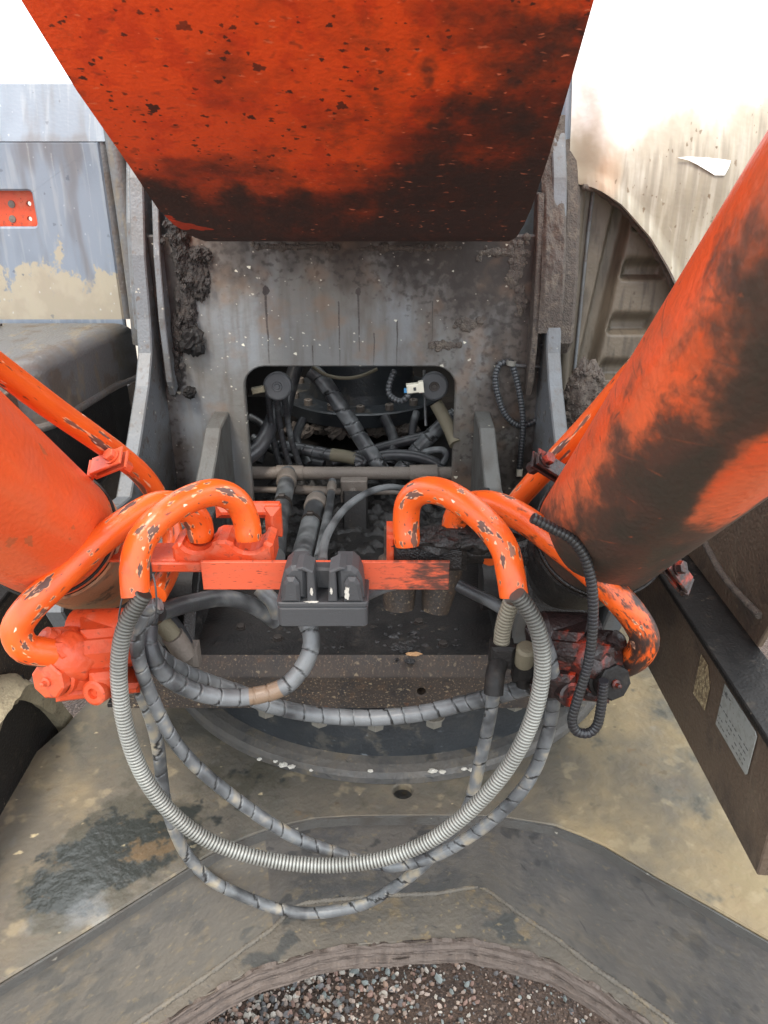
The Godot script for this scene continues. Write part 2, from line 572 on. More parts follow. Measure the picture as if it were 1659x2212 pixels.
func materials() -> void:
	var grit := bump(512, 512, [5, 60.0, SM, 4], 3.0, true)
	var lumpy := bump(512, 512, [6, 14.0, SM, 5], 6.0, true, [8, 70.0, SM, 3])
	var orange := c8(226, 72, 22)
	# ---- underside of the boom: u across, v from overhead (0) to its foot (1)
	var s := skin(1024, 768, c8(222, 82, 34), 0.42)
	lay(s, [11, 5.0, SM, 4], 0.45, 0.8, c8(226, 84, 34), 0.7, 0.4)
	lay(s, [12, 7.0, SM, 5], 0.5, 0.75, c8(186, 56, 26), 0.5, 0.5)
	var low := func(u: float, v: float) -> float:  # darker towards the foot: grime, with shade painted in
		return 0.95 * ss(0.45, 0.9, v + 0.05 * sin(u * 9.0)) + 0.55 * ss(0.5, 0.9, u) * ss(-0.1, 0.45, v + 0.2) + 0.22 * exp(-pow((u - 0.62) / 0.3, 2) - pow((v - 0.45) / 0.16, 2)) + 0.16 * exp(-pow((u - 0.52) / 0.1, 2) - pow((v - 0.15) / 0.1, 2))
	lay(s, [13, 3.5, SM, 5, 1.3, 1.0], 0.5, 1.25, c8(122, 48, 30), 0.85, 0.5, low)
	lay(s, [14, 7.0, SM, 6, 1.4, 1.0], 0.7, 1.5, c8(62, 38, 31), 0.82, 0.6, low)
	lay(s, [15, 5.0, SM, 5], 0.9, 1.5, c8(50, 35, 30), 0.9, 0.75, low)
	lay(s, [16, 40.0, SM, 3, 2.0, 1.0], 0.7, 0.95, c8(110, 50, 34), 0.45, 0.6)
	dabs(s, 420, 0.9, 4.0, 2.2, 0.0, c8(52, 28, 22), 0.9, 0.7, func(u, v): return 1.0 - 0.6 * v)
	dabs(s, 22, 4.0, 12.0, 1.8, 0.1, c8(48, 27, 22), 0.85, 0.7, func(u, v): return 1.0 if v < 0.6 and u < 0.6 else 0.15)
	for k in 60:
		var u := rng.randf_range(0.06, 0.6)
		dab(s, u, rng.randf_range(0.1, 0.6), rng.randf_range(2, 6), rng.randf_range(1.5, 4), 0.1, c8(62, 32, 25), 0.8, 0.7)
	dabs(s, 480, 0.9, 2.2, 5.0, 0.0, c8(228, 132, 98), 0.8, 0.5, func(u, v): return 0.25 + 0.7 * u)
	dab(s, 0.1, 0.86, 60, 14, 0.25, c8(196, 62, 34), 0.7, 0.5)
	dab(s, 0.06, 0.82, 30, 9, 0.35, c8(206, 62, 30), 0.7, 0.5)
	mat("boom_paint", s, bump(768, 576, [17, 90.0, SM, 4, 1.5, 1.0], 3.0, false, [14, 24.0, SM, 5]), 0.35)
	# ---- cylinders: u round the barrel, v along it
	for right in [false, true]:
		s = skin(768, 512, c8(222, 88, 44), 0.36)
		lay(s, [21, 6.0, SM, 4, 1.0, 3.0], 0.4, 0.8, c8(214, 104, 66), 0.7, 0.42)
		if right:
			var gm := func(u: float, v: float) -> float:
				return 0.95 * ss(0.2, 0.44, u + 0.06 * ss(0.5, 0.0, v) + 0.03 * sin(v * 17.0)) - 0.95 * ss(0.42, 0.46, u - 0.05 * ss(0.6, 0.3, v)) * ss(0.585, 0.55, u) * ss(0.3, 0.5, v)
			lay(s, [22, 9.0, SM, 6, 1.3, 1.0], 0.5, 1.2, c8(134, 78, 56), 0.7, 0.55, gm)
			lay(s, [23, 12.0, SM, 6, 1.3, 1.0], 0.68, 1.3, c8(66, 50, 42), 0.9, 0.6, gm)
			lay(s, [24, 9.0, SM, 4], 1.0, 1.6, c8(58, 51, 44), 0.95, 0.5, gm)
			dabs(s, 120, 0.8, 3.4, 2.5, 0.8, c8(214, 92, 58), 0.8, 0.5, func(u, v): return ss(0.3, 0.4, u))
			dabs(s, 40, 1.0, 4.0, 4.0, 1.2, c8(70, 52, 46), 0.7, 0.6)
			dabs(s, 200, 0.6, 1.1, 34.0, 0.2, c8(80, 58, 48), 0.6, 0.6, func(u, v): return ss(0.1, 0.25, u) * ss(0.5, 0.36, u))
			dabs(s, 160, 0.6, 1.0, 26.0, 0.25, c8(196, 92, 56), 0.5, 0.5, func(u, v): return ss(0.15, 0.3, u) * ss(0.5, 0.38, u))
		else:
			var gl := func(u: float, v: float) -> float: return 0.5 * ss(0.1, 0.0, v) + 0.3 * ss(0.56, 0.46, u) * ss(0.25, 0.0, v)
			lay(s, [25, 7.0, SM, 4], 0.55, 0.95, c8(206, 92, 60), 0.6, 0.5)
			lay(s, [26, 12.0, SM, 5], 0.85, 1.05, c8(150, 110, 84), 0.7, 0.7, gl)
			dabs(s, 60, 1.0, 6.0, 2.2, 0.6, c8(150, 92, 60), 0.6, 0.6)
			dabs(s, 14, 5.0, 12.0, 1.5, 0.6, c8(92, 58, 44), 0.7, 0.7, func(u, v): return ss(0.4, 0.1, v))
			dab(s, 0.45, 0.16, 26, 14, 0.3, c8(58, 46, 40), 0.85, 0.6)
		var cm := mat("cylinder_paint_dirty" if right else "cylinder_paint", s, grit, 0.18)
		cm.uv1_scale = Vector3(1, 1.8, 1)
	# ---- pipes: u round, v every half metre; chipped paint
	for dirty in [false, true]:
		s = skin(256, 1024, c8(224, 92, 30), 0.3)
		lay(s, [31, 4.0, SM, 3, 1.0, 1.0], 0.45, 0.9, c8(214, 80, 30), 0.6, 0.36)
		if dirty:
			lay(s, [32, 2.5, SM, 6, 1.0, 1.5], 0.6, 0.95, c8(40, 31, 29), 0.94, 0.55, func(u, v): return 0.5 * ss(0.25, 0.85, v))
			lay(s, [38, 14.0, SM, 5, 1.0, 2.0], 0.74, 1.0, c8(52, 36, 32), 0.85, 0.6, func(u, v): return 0.25 * ss(0.2, 0.7, v))
		else:
			lay(s, [33, 5.0, SM, 4], 0.78, 0.9, c8(150, 96, 66), 0.55, 0.6)
		dabs(s, 30 if dirty else 95, 2.2, 13.0, 2.8, 1.57, c8(84, 60, 54), 0.95, 0.6, null, c8(226, 170, 136))
		dabs(s, 150, 0.8, 3.0, 2.6, 1.57, c8(86, 50, 40), 0.9, 0.6)
		if not dirty: dabs(s, 70, 2.2, 9.0, 2.6, 1.35, c8(78, 54, 48), 0.95, 0.6, func(u, v): return ss(0.3, 0.42, v) * ss(0.78, 0.7, v), c8(222, 160, 124))
		dabs(s, 26, 1.5, 4.0, 2.2, 1.57, c8(236, 226, 214), 0.9, 0.5)
		mat("pipe_paint_dirty" if dirty else "pipe_paint", s, grit, 0.12)
	s = skin(512, 256, c8(168, 112, 78), 0.7)
	lay(s, [39, 5.0, SM, 5], 0.45, 0.8, c8(142, 116, 92), 0.8, 0.8)
	lay(s, [40, 9.0, SM, 5], 0.6, 0.85, c8(84, 64, 50), 0.8, 0.7)
	mat("dusty_cap", s, grit, 0.3)
	# ---- orange castings and flat bar
	s = skin(512, 512, c8(202, 74, 36), 0.45, true)
	lay(s, [41, 5.0, SM, 4], 0.5, 0.85, c8(196, 100, 74), 0.8, 0.65)
	lay(s, [42, 9.0, SM, 5], 0.7, 0.86, c8(140, 62, 42), 0.6, 0.6)
	dabs(s, 60, 1.2, 5.0, 2.0, 0.4, c8(70, 44, 38), 0.85, 0.6)
	mat("cast_paint", s, lumpy, 0.2, 4.0)
	s = skin(512, 256, c8(210, 90, 58), 0.5)
	lay(s, [43, 5.0, SM, 4], 0.5, 0.9, c8(196, 92, 64), 0.7, 0.5)
	lay(s, [44, 9.0, SM, 6], 0.85, 1.45, c8(58, 44, 40), 0.85, 0.6, func(u, v): return 0.8 * ss(0.6, 1.0, u) + 0.12 * exp(-pow((u - 0.74) / 0.04, 2)))
	lay(s, [45, 22.0, SM, 4], 0.74, 0.9, c8(120, 58, 44), 0.6, 0.6)
	dabs(s, 50, 1.0, 4.0, 2.0, 0.5, c8(84, 46, 38), 0.8, 0.6)
	mat("bar_paint", s, grit, 0.15)
	# ---- orange under black grease (right-hand castings)
	s = skin(512, 512, c8(198, 62, 34), 0.45, true)
	lay(s, [46, 4.0, SM, 5], 0.22, 0.46, c8(34, 28, 28), 0.96, 0.42)
	lay(s, [47, 16.0, SM, 4], 0.6, 0.75, c8(22, 18, 18), 0.9, 0.35)
	mat("greasy_cast", s, lumpy, 0.45, 3.0)
	# ---- grey sooty steel of the frame: front plate, u across, v down
	s = skin(1024, 896, c8(108, 108, 106), 0.45)
	lay(s, [51, 3.0, SM, 4, 1.0, 2.0], 0.35, 0.9, c8(98, 93, 85), 0.8, 0.5)
	lay(s, [52, 4.0, SM, 4, 1.0, 2.0], 0.5, 1.2, c8(122, 127, 132), 0.8, 0.4, func(u, v): return 0.35 * ss(0.35, 0.05, u) + 0.3 * ss(0.5, 0.9, v))
	lay(s, [53, 30.0, SM, 4, 1.0, 9.0], 0.4, 1.0, c8(84, 77, 70), 0.45, 0.7)
	var soot_shade := func(u: float, v: float) -> float:  # soot, plus the shadow under the boom painted along the top
		return 0.6 * ss(0.34, 0.0, v) + 0.55 * ss(0.45, 0.95, u) + 0.5 * ss(0.09, 0.0, u)
	lay(s, [54, 5.0, SM, 5, 1.0, 1.6], 0.6, 1.4, c8(80, 70, 62), 0.85, 0.75, soot_shade)
	lay(s, [55, 8.0, SM, 4, 1.0, 1.5], 0.85, 1.6, c8(54, 48, 45), 0.8, 0.8, soot_shade)
	lay(s, [56, 34.0, SM, 4], 0.95, 1.35, c8(46, 40, 37), 0.6, 0.85, soot_shade)
	lay(s, [50, 9.0, SM, 5], 0.95, 1.25, c8(34, 30, 29), 0.95, 0.6, func(u, v): return 0.8 * ss(0.1, 0.055, u) * ss(0.56, 0.4, v))  # black strip painted in for the dark gap beside the clods
	lay(s, [57, 6.0, SM, 4], 0.55, 0.9, c8(122, 92, 70), 0.4, 0.7, func(u, v): return 0.25 * exp(-pow((u - 0.4) / 0.1, 2) - pow((v - 0.24) / 0.1, 2)))
	for dd in [[0.285, 0.16, 0.4, 3.6], [0.52, 0.17, 0.36, 3.0], [0.47, 0.2, 0.42, 2.0], [0.62, 0.26, 0.42, 2.0], [0.56, 0.3, 0.42, 1.6], [0.71, 0.2, 0.36, 1.6], [0.4, 0.34, 0.42, 1.6]]:
		drip(s, dd[0], dd[1], dd[2], dd[3], c8(44, 38, 36), 0.85, 0.4)
	dab(s, 0.287, 0.165, 9, 13, 0.1, c8(40, 35, 34), 0.9, 0.4, 0.15)
	dab(s, 0.521, 0.168, 7, 11, 0.1, c8(48, 40, 37), 0.8, 0.4, 0.15)
	dabs(s, 520, 0.9, 2.6, 1.5, 0.4, c8(206, 200, 184), 0.9, 0.7, func(u, v): return 0.75 if u < 0.55 else 0.25)
	dabs(s, 30, 2.4, 4.4, 1.5, 0.4, c8(222, 216, 196), 0.95, 0.7)
	mat("front_plate_steel", s, bump(768, 672, [58, 34.0, SM, 5], 3.0, false, [55, 8.0, SM, 4, 1.0, 1.5]), 0.4)
	# ---- blue-grey steel edges (tiling)
	s = skin(512, 512, c8(98, 101, 104), 0.48, true)
	lay(s, [61, 4.0, SM, 4], 0.45, 0.8, c8(84, 82, 79), 0.7, 0.45)
	lay(s, [62, 12.0, SM, 5], 0.66, 0.86, c8(84, 70, 60), 0.7, 0.7)
	dabs(s, 70, 1.0, 3.0, 1.6, 0.2, c8(196, 188, 168), 0.9, 0.6)
	dabs(s, 40, 1.0, 4.0, 2.2, 1.2, c8(66, 58, 54), 0.8, 0.6)
	mat("grey_steel", s, grit, 0.25, 2.2)
	s = skin(512, 512, c8(84, 83, 80), 0.6, true)
	lay(s, [59, 4.0, SM, 4], 0.4, 0.9, c8(70, 65, 60), 0.8, 0.7)
	lay(s, [60, 12.0, SM, 5, 1.0, 3.0], 0.6, 0.95, c8(66, 58, 52), 0.7, 0.75)
	dabs(s, 60, 0.8, 2.6, 1.5, 0.3, c8(196, 190, 174), 0.85, 0.7)
	mat("plate_steel", s, grit, 0.3, 2.4)
	# ---- dark sooty steel and caked soot
	s = skin(512, 512, c8(36, 34, 33), 0.55, true)
	lay(s, [63, 5.0, SM, 5], 0.45, 0.8, c8(27, 26, 26), 0.8, 0.45)
	lay(s, [64, 9.0, SM, 5], 0.64, 0.9, c8(74, 65, 56), 0.5, 0.75)
	dabs(s, 60, 0.8, 2.0, 1.4, 0.2, c8(140, 130, 112), 0.8, 0.7)
	mat("dark_steel", s, lumpy, 0.25, 2.2, 0.0, 0.35)
	s = skin(512, 512, c8(78, 70, 64), 0.85, true)
	lay(s, [65, 9.0, SM, 5], 0.45, 0.8, c8(104, 94, 83), 0.8, 0.9)
	lay(s, [66, 22.0, SM, 5], 0.6, 0.8, c8(48, 43, 41), 0.8, 0.75)
	mat("caked_dirt", s, lumpy, 1.1, 3.0)
	s = skin(256, 256, c8(30, 28, 28), 0.45, true)
	lay(s, [67, 8.0, SM, 5], 0.5, 0.8, c8(50, 45, 41), 0.8, 0.75)
	mat("black_grease", s, lumpy, 0.9, 4.0)
	s = skin(256, 256, c8(46, 42, 40), 0.8, true)
	lay(s, [167, 8.0, SM, 5], 0.5, 0.8, c8(70, 63, 57), 0.8, 0.9)
	mat("dull_dirt", s, lumpy, 0.9, 4.0)
	# ---- dusty brown steel of the right-hand frame side
	s = skin(512, 512, c8(92, 77, 64), 0.55, true)
	lay(s, [68, 4.0, SM, 5], 0.45, 0.8, c8(72, 62, 54), 0.8, 0.6)
	lay(s, [69, 10.0, SM, 5, 1.0, 3.0], 0.6, 0.85, c8(104, 90, 74), 0.5, 0.75)
	dabs(s, 50, 0.8, 2.6, 1.4, 0.2, c8(150, 130, 100), 0.7, 0.7)
	mat("brown_steel", s, grit, 0.4, 1.6)
	# ---- rusty black beam with flaked beige specks
	s = skin(768, 768, c8(60, 52, 46), 0.6, true)
	lay(s, [71, 5.0, SM, 5], 0.45, 0.8, c8(45, 42, 41), 0.8, 0.6)
	lay(s, [72, 9.0, SM, 5], 0.6, 0.8, c8(88, 68, 52), 0.5, 0.75)
	lay(s, [73, 80.0, SM, 3], 0.7, 0.8, c8(142, 122, 96), 0.8, 0.8)
	dabs(s, 420, 1.0, 4.2, 1.8, 0.3, c8(164, 146, 116), 0.85, 0.8)
	dabs(s, 40, 3.0, 8.0, 1.6, 0.3, c8(96, 62, 42), 0.6, 0.8)
	mat("speckled_steel", s, lumpy, 0.3, 2.4)
	# ---- khaki dust on the undercarriage: plan of x -0.9..0.9, z -1.8..-0.4
	s = skin(1280, 1024, c8(98, 91, 80), 0.7)
	lay(s, [81, 4.0, SM, 5], 0.35, 0.85, c8(84, 80, 73), 0.8, 0.65)
	lay(s, [82, 14.0, SM, 5], 0.5, 0.95, c8(114, 103, 85), 0.6, 0.85)
	lay(s, [83, 4.0, SM, 5], 0.55, 1.3, c8(150, 131, 98), 0.9, 0.85, func(u, v): return 0.6 * ss(0.58, 0.75, u))
	lay(s, [84, 7.0, SM, 5], 0.58, 0.95, c8(94, 92, 84), 0.65, 0.7)
	lay(s, [80, 26.0, SM, 4], 0.66, 0.85, c8(160, 144, 114), 0.5, 0.85)
	var wet := func(u: float, v: float) -> float:
		var a := 0.8 * exp(-pow((u - 0.262) / 0.05, 2) - pow((v - 0.325) / 0.06, 2))
		return a + 0.62 * exp(-pow((u - 0.31) / 0.05, 2) - pow((v - 0.37) / 0.04, 2)) + 0.5 * exp(-pow((u - 0.235) / 0.035, 2) - pow((v - 0.275) / 0.035, 2)) + 0.35 * exp(-pow((u - 0.375) / 0.04, 2) - pow((v - 0.44) / 0.05, 2))
	lay(s, [85, 14.0, SM, 5], 0.72, 0.95, c8(76, 72, 62), 0.85, 0.5, wet)
	lay(s, [86, 22.0, SM, 5], 0.9, 1.1, c8(50, 52, 50), 0.9, 0.3, wet)
	lay(s, [87, 22.0, SM, 5], 0.8, 1.02, c8(112, 88, 60), 0.7, 0.6, func(u, v): return 0.5 * exp(-pow((u - 0.3) / 0.03, 2) - pow((v - 0.335) / 0.03, 2)))
	lay(s, [88, 26.0, SM, 4], 0.7, 1.2, c8(124, 127, 130), 0.55, 0.5, func(u, v): return 0.65 * exp(-pow((u - 0.255) / 0.045, 2) - pow((v - 0.255) / 0.022, 2)))
	dabs(s, 60, 1.2, 4.5, 1.5, 0.3, c8(78, 66, 52), 0.85, 0.7)
	dabs(s, 26, 2.0, 7.0, 1.8, 0.3, c8(96, 82, 62), 0.6, 0.8)
	dabs(s, 160, 0.8, 2.6, 2.0, 0.3, c8(196, 178, 140), 0.8, 0.8)
	mat("khaki_plan", s, bump(1024, 832, [89, 60.0, SM, 5], 4.0, false, [82, 12.0, SM, 5]), 0.45)
	# ---- grey-khaki faces below (tiling)
	s = skin(768, 768, c8(106, 100, 91), 0.7, true)
	lay(s, [91, 4.0, SM, 5], 0.4, 0.8, c8(96, 92, 86), 0.8, 0.65)
	lay(s, [92, 6.0, SM, 5], 0.58, 0.85, c8(128, 112, 88), 0.7, 0.8)
	lay(s, [93, 5.0, SM, 4], 0.68, 0.78, c8(72, 74, 74), 0.75, 0.45)
	lay(s, [94, 26.0, SM, 4], 0.72, 0.85, c8(150, 132, 100), 0.6, 0.85)
	dabs(s, 60, 1.0, 4.0, 6.0, 0.7, c8(64, 64, 64), 0.7, 0.5)
	dabs(s, 60, 0.8, 2.6, 1.8, 0.3, c8(178, 160, 130), 0.7, 0.8)
	mat("khaki_face", s, bump(512, 512, [95, 30.0, SM, 5], 4.0, true), 0.35, 1.7)
	s = skin(768, 768, c8(96, 92, 87), 0.42, true)
	lay(s, [191, 4.0, SM, 5], 0.4, 0.8, c8(72, 72, 73), 0.8, 0.38)
	lay(s, [192, 6.0, SM, 5], 0.58, 0.9, c8(108, 97, 80), 0.7, 0.75)
	lay(s, [193, 7.0, SM, 4], 0.68, 0.82, c8(52, 54, 56), 0.75, 0.4)
	lay(s, [194, 30.0, SM, 4], 0.74, 0.88, c8(132, 118, 94), 0.6, 0.85)
	dabs(s, 40, 1.0, 4.0, 7.0, 0.7, c8(46, 47, 49), 0.75, 0.45)
	dabs(s, 30, 1.0, 3.0, 3.0, 0.2, c8(128, 120, 106), 0.6, 0.7)
	mat("slate_face", s, bump(512, 512, [195, 30.0, SM, 5], 4.0, true), 0.35, 1.7)
	s = skin(512, 512, c8(98, 87, 80), 0.7, true)
	lay(s, [96, 8.0, SM, 5], 0.45, 0.8, c8(72, 63, 58), 0.8, 0.7)
	lay(s, [97, 24.0, SM, 5], 0.66, 0.85, c8(136, 119, 104), 0.6, 0.8)
	mat("cut_edge", s, lumpy, 0.6, 3.0)
	s = skin(512, 512, c8(150, 139, 114), 0.85, true)
	lay(s, [196, 5.0, SM, 5], 0.4, 0.8, c8(126, 116, 96), 0.8, 0.85)
	lay(s, [197, 22.0, SM, 5], 0.62, 0.85, c8(84, 74, 60), 0.7, 0.85)
	mat("khaki_mud", s, lumpy, 0.5, 3.0)
	s = skin(512, 512, c8(92, 83, 75), 0.6, true)
	lay(s, [198, 4.0, SM, 5], 0.4, 0.8, c8(78, 70, 66), 0.8, 0.55)
	lay(s, [199, 9.0, SM, 5], 0.6, 0.9, c8(116, 100, 80), 0.7, 0.75)
	mat("slate_brown", s, lumpy, 0.25, 1.7)
	# ---- slew ring
	s = skin(512, 512, c8(50, 53, 56), 0.38, true)
	lay(s, [98, 4.0, SM, 5], 0.45, 0.8, c8(40, 43, 46), 0.8, 0.42)
	lay(s, [99, 6.0, SM, 5], 0.6, 0.85, c8(88, 82, 72), 0.6, 0.75)
	dabs(s, 90, 0.8, 2.4, 3.0, 0.2, c8(132, 138, 142), 0.7, 0.5)
	mat("ring_steel", s, grit, 0.3, 2.0)
	# ---- left housing: blue-grey paint, dusty foot; u across, v down
	s = skin(768, 512, c8(120, 130, 142), 0.35)
	lay(s, [101, 5.0, SM, 4, 1.0, 3.0], 0.4, 0.8, c8(104, 114, 126), 0.7, 0.4)
	lay(s, [102, 40.0, SM, 4, 1.0, 10.0], 0.55, 0.85, c8(150, 154, 156), 0.4, 0.6)
	lay(s, [103, 10.0, SM, 4, 1.0, 6.0], 0.5, 0.9, c8(92, 88, 88), 0.6, 0.6, func(u, v): return 0.35 * ss(0.16, 0.22, v) * ss(0.46, 0.24, v) - 0.1)
	lay(s, [104, 9.0, SM, 6, 1.0, 1.6], 0.93, 1.06, c8(160, 151, 130), 0.9, 0.85, func(u, v): return 1.0 * ss(0.52, 1.06, v))
	lay(s, [107, 5.0, SM, 5, 1.0, 1.6], 1.2, 1.5, c8(146, 138, 122), 0.8, 0.85, func(u, v): return ss(0.5, 1.0, v))
	dabs(s, 60, 1.0, 3.5, 1.6, 1.4, c8(76, 82, 92), 0.7, 0.5)
	dabs(s, 120, 0.8, 2.0, 2.4, 1.57, c8(190, 194, 196), 0.6, 0.5)
	for k in 26: drip(s, rng.randf(), rng.randf_range(0.05, 0.3), rng.randf_range(0.4, 0.7), 1.4, c8(164, 166, 164), 0.35, 0.6)
	mat("housing_paint", s, grit, 0.04)
	s = skin(512, 512, c8(92, 92, 92), 0.35, true)
	lay(s, [105, 4.0, SM, 5], 0.45, 0.75, c8(84, 74, 64), 0.8, 0.5)
	lay(s, [106, 10.0, SM, 5, 1.0, 3.0], 0.6, 0.8, c8(116, 104, 84), 0.6, 0.65)
	dabs(s, 50, 0.8, 3.0, 1.6, 0.5, c8(150, 150, 146), 0.6, 0.5)
	mat("toolbox_paint", s, grit, 0.25, 1.8)
	# ---- cab skin: sky glare painted white above, beige dust below; u across, v down
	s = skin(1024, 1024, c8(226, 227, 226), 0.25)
	var edge := func(u: float) -> float: return 0.49 - 0.36 * u  # where the painted glare gives way to dust
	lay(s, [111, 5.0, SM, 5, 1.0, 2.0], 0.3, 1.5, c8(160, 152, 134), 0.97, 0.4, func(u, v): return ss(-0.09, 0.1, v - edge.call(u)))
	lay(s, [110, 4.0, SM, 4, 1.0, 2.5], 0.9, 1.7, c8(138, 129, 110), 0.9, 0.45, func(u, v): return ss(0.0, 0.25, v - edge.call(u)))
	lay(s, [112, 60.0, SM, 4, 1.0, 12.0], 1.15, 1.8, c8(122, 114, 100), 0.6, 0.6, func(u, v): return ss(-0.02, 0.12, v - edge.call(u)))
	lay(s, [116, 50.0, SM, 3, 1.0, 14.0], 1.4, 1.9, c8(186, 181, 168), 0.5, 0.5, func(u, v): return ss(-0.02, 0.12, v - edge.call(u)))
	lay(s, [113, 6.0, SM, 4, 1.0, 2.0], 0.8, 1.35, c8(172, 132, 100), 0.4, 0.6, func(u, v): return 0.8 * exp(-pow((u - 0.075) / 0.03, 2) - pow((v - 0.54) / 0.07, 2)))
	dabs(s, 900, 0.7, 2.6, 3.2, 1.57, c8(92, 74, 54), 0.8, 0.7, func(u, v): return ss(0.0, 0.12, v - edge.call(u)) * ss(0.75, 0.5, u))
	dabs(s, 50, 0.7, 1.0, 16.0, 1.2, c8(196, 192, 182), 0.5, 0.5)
	mat("cab_glare_paint", s, grit, 0.08)
	s = skin(512, 512, c8(98, 90, 78), 0.45, true)
	lay(s, [114, 4.0, SM, 4], 0.45, 0.8, c8(88, 80, 69), 0.8, 0.55)
	lay(s, [115, 30.0, SM, 4, 1.0, 8.0], 0.5, 0.85, c8(66, 60, 52), 0.6, 0.6)
	dabs(s, 60, 0.8, 2.4, 2.0, 1.57, c8(66, 56, 46), 0.7, 0.6)
	mat("skirt_paint", s, grit, 0.15, 1.6)
	# ---- ground
	s = skin(1024, 1024, c8(84, 68, 58), 0.9, true)
	lay(s, [121, 8.0, SM, 5], 0.45, 0.8, c8(66, 54, 48), 0.8, 0.9)
	lay(s, [122, 90.0, SM, 3], 0.6, 0.75, c8(120, 100, 88), 0.8, 0.85)
	lay(s, [123, 70.0, SM, 3], 0.66, 0.78, c8(48, 40, 38), 0.8, 0.85)
	dabs(s, 500, 1.5, 5.0, 1.5, 0.5, c8(146, 128, 116), 0.9, 0.8)
	dabs(s, 300, 1.5, 5.0, 1.5, 1.5, c8(104, 78, 68), 0.9, 0.8)
	mat("soil", s, bump(512, 512, [124, 60.0, SM, 4], 8.0, true), 1.0, 1.2)
	s = skin(512, 512, c8(142, 131, 119), 0.9, true)
	lay(s, [125, 60.0, SM, 4], 0.45, 0.8, c8(112, 101, 92), 0.8, 0.9)
	mat("yard", s, null, 0.0, 0.8)
	# ---- data plate: small dark print too worn to read
	s = skin(384, 256, c8(166, 168, 164), 0.4)
	lay(s, [131, 6.0, SM, 4], 0.5, 0.8, c8(150, 150, 142), 0.7, 0.5)
	for row in 7:
		var x := 0.06
		while x < 0.92:
			var l := rng.randf_range(0.02, 0.09)
			if rng.randf() < 0.62 and not (row < 3 and x > 0.3): dab(s, x, 0.14 + row * 0.12, l * 190.0, 4.6, 0.0, c8(70, 72, 72), 0.75, 0.5, 0.1)
			x += l + 0.03
	dab(s, 0.14, 0.15, 16, 15, 0.0, c8(70, 72, 72), 0.6, 0.5)
	dab(s, 0.2, 0.13, 6, 12, 0.3, c8(160, 160, 156), 0.8, 0.5)
	dabs(s, 50, 0.8, 4.0, 2.0, 0.4, c8(118, 108, 90), 0.7, 0.7)
	mat("data_plate_print", s, grit, 0.08, 0.0, 0.3)
	s = skin(256, 256, c8(150, 132, 100), 0.7)
	lay(s, [132, 5.0, SM, 5], 0.4, 0.7, c8(100, 84, 64), 0.85, 0.7)
	lay(s, [133, 9.0, SM, 4], 0.62, 0.8, c8(196, 182, 146), 0.8, 0.7)
	mat("worn_sticker", s, grit, 0.2)
	# ---- plain ones
	plain("rubber", c8(240, 240, 240), 0.34, 0.0, grit, 0.25, 6.0)
	plain("spring", c8(255, 255, 255), 0.42, 0.35)
	plain("black_plastic", c8(66, 67, 69), 0.5, 0.0, grit, 0.3, 6.0)
	plain("plastic_mark", c8(196, 192, 182), 0.7)
	plain("bolt_metal", c8(124, 121, 113), 0.5, 0.3, grit, 0.3, 8.0)
	plain("dark_bolt", c8(54, 48, 44), 0.5, 0.3, grit, 0.3, 8.0)
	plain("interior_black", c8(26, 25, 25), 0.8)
	plain("white_plastic", c8(214, 208, 190), 0.45)
	plain("blue_plug", c8(70, 140, 190), 0.5)
	plain("tape", c8(176, 136, 96), 0.7, 0.0, grit, 0.4, 8.0)
	plain("sleeve", c8(104, 97, 80), 0.7, 0.0, grit, 0.5, 6.0)
	plain("white_decal", c8(236, 235, 230), 0.35)
	plain("pipe_grime", c8(108, 99, 91), 0.6, 0.0, lumpy, 0.4, 3.0)
	plain("cab_glass", c8(214, 222, 228), 0.05)
	plain("chrome", c8(200, 200, 200), 0.15, 1.0)
	plain("stone", c8(255, 255, 255), 0.75)

# ---------------------------------------------------------------- hoses
func mix(a: Color, b: Color, t: float) -> Color:
	return a.lerp(b, clampf(t, 0.0, 1.0))
func hose_colour(seed_: int, dust := 0.5, tan := 0.2) -> Callable:
	var f := FastNoiseLite.new()
	f.seed = seed_
	f.noise_type = FastNoiseLite.TYPE_SIMPLEX
	f.fractal_octaves = 3
	f.frequency = 9.0
	return func(s: float, ang: float, total: float, p: Vector3) -> Color:
		var n := f.get_noise_3dv(p) * 0.5 + 0.5
		var n2 := f.get_noise_3dv(p * 3.7 + Vector3(4, 1, 7)) * 0.5 + 0.5
		var c := mix(Color(0.045, 0.046, 0.048), Color(0.2, 0.208, 0.212), ss(0.62 - dust * 0.5, 1.0 - dust * 0.4, n * 0.7 + n2 * 0.3))
		return mix(c, Color(0.36, 0.31, 0.23), ss(1.0 - tan, 1.25 - tan, n2 * 0.6 + n * 0.5))
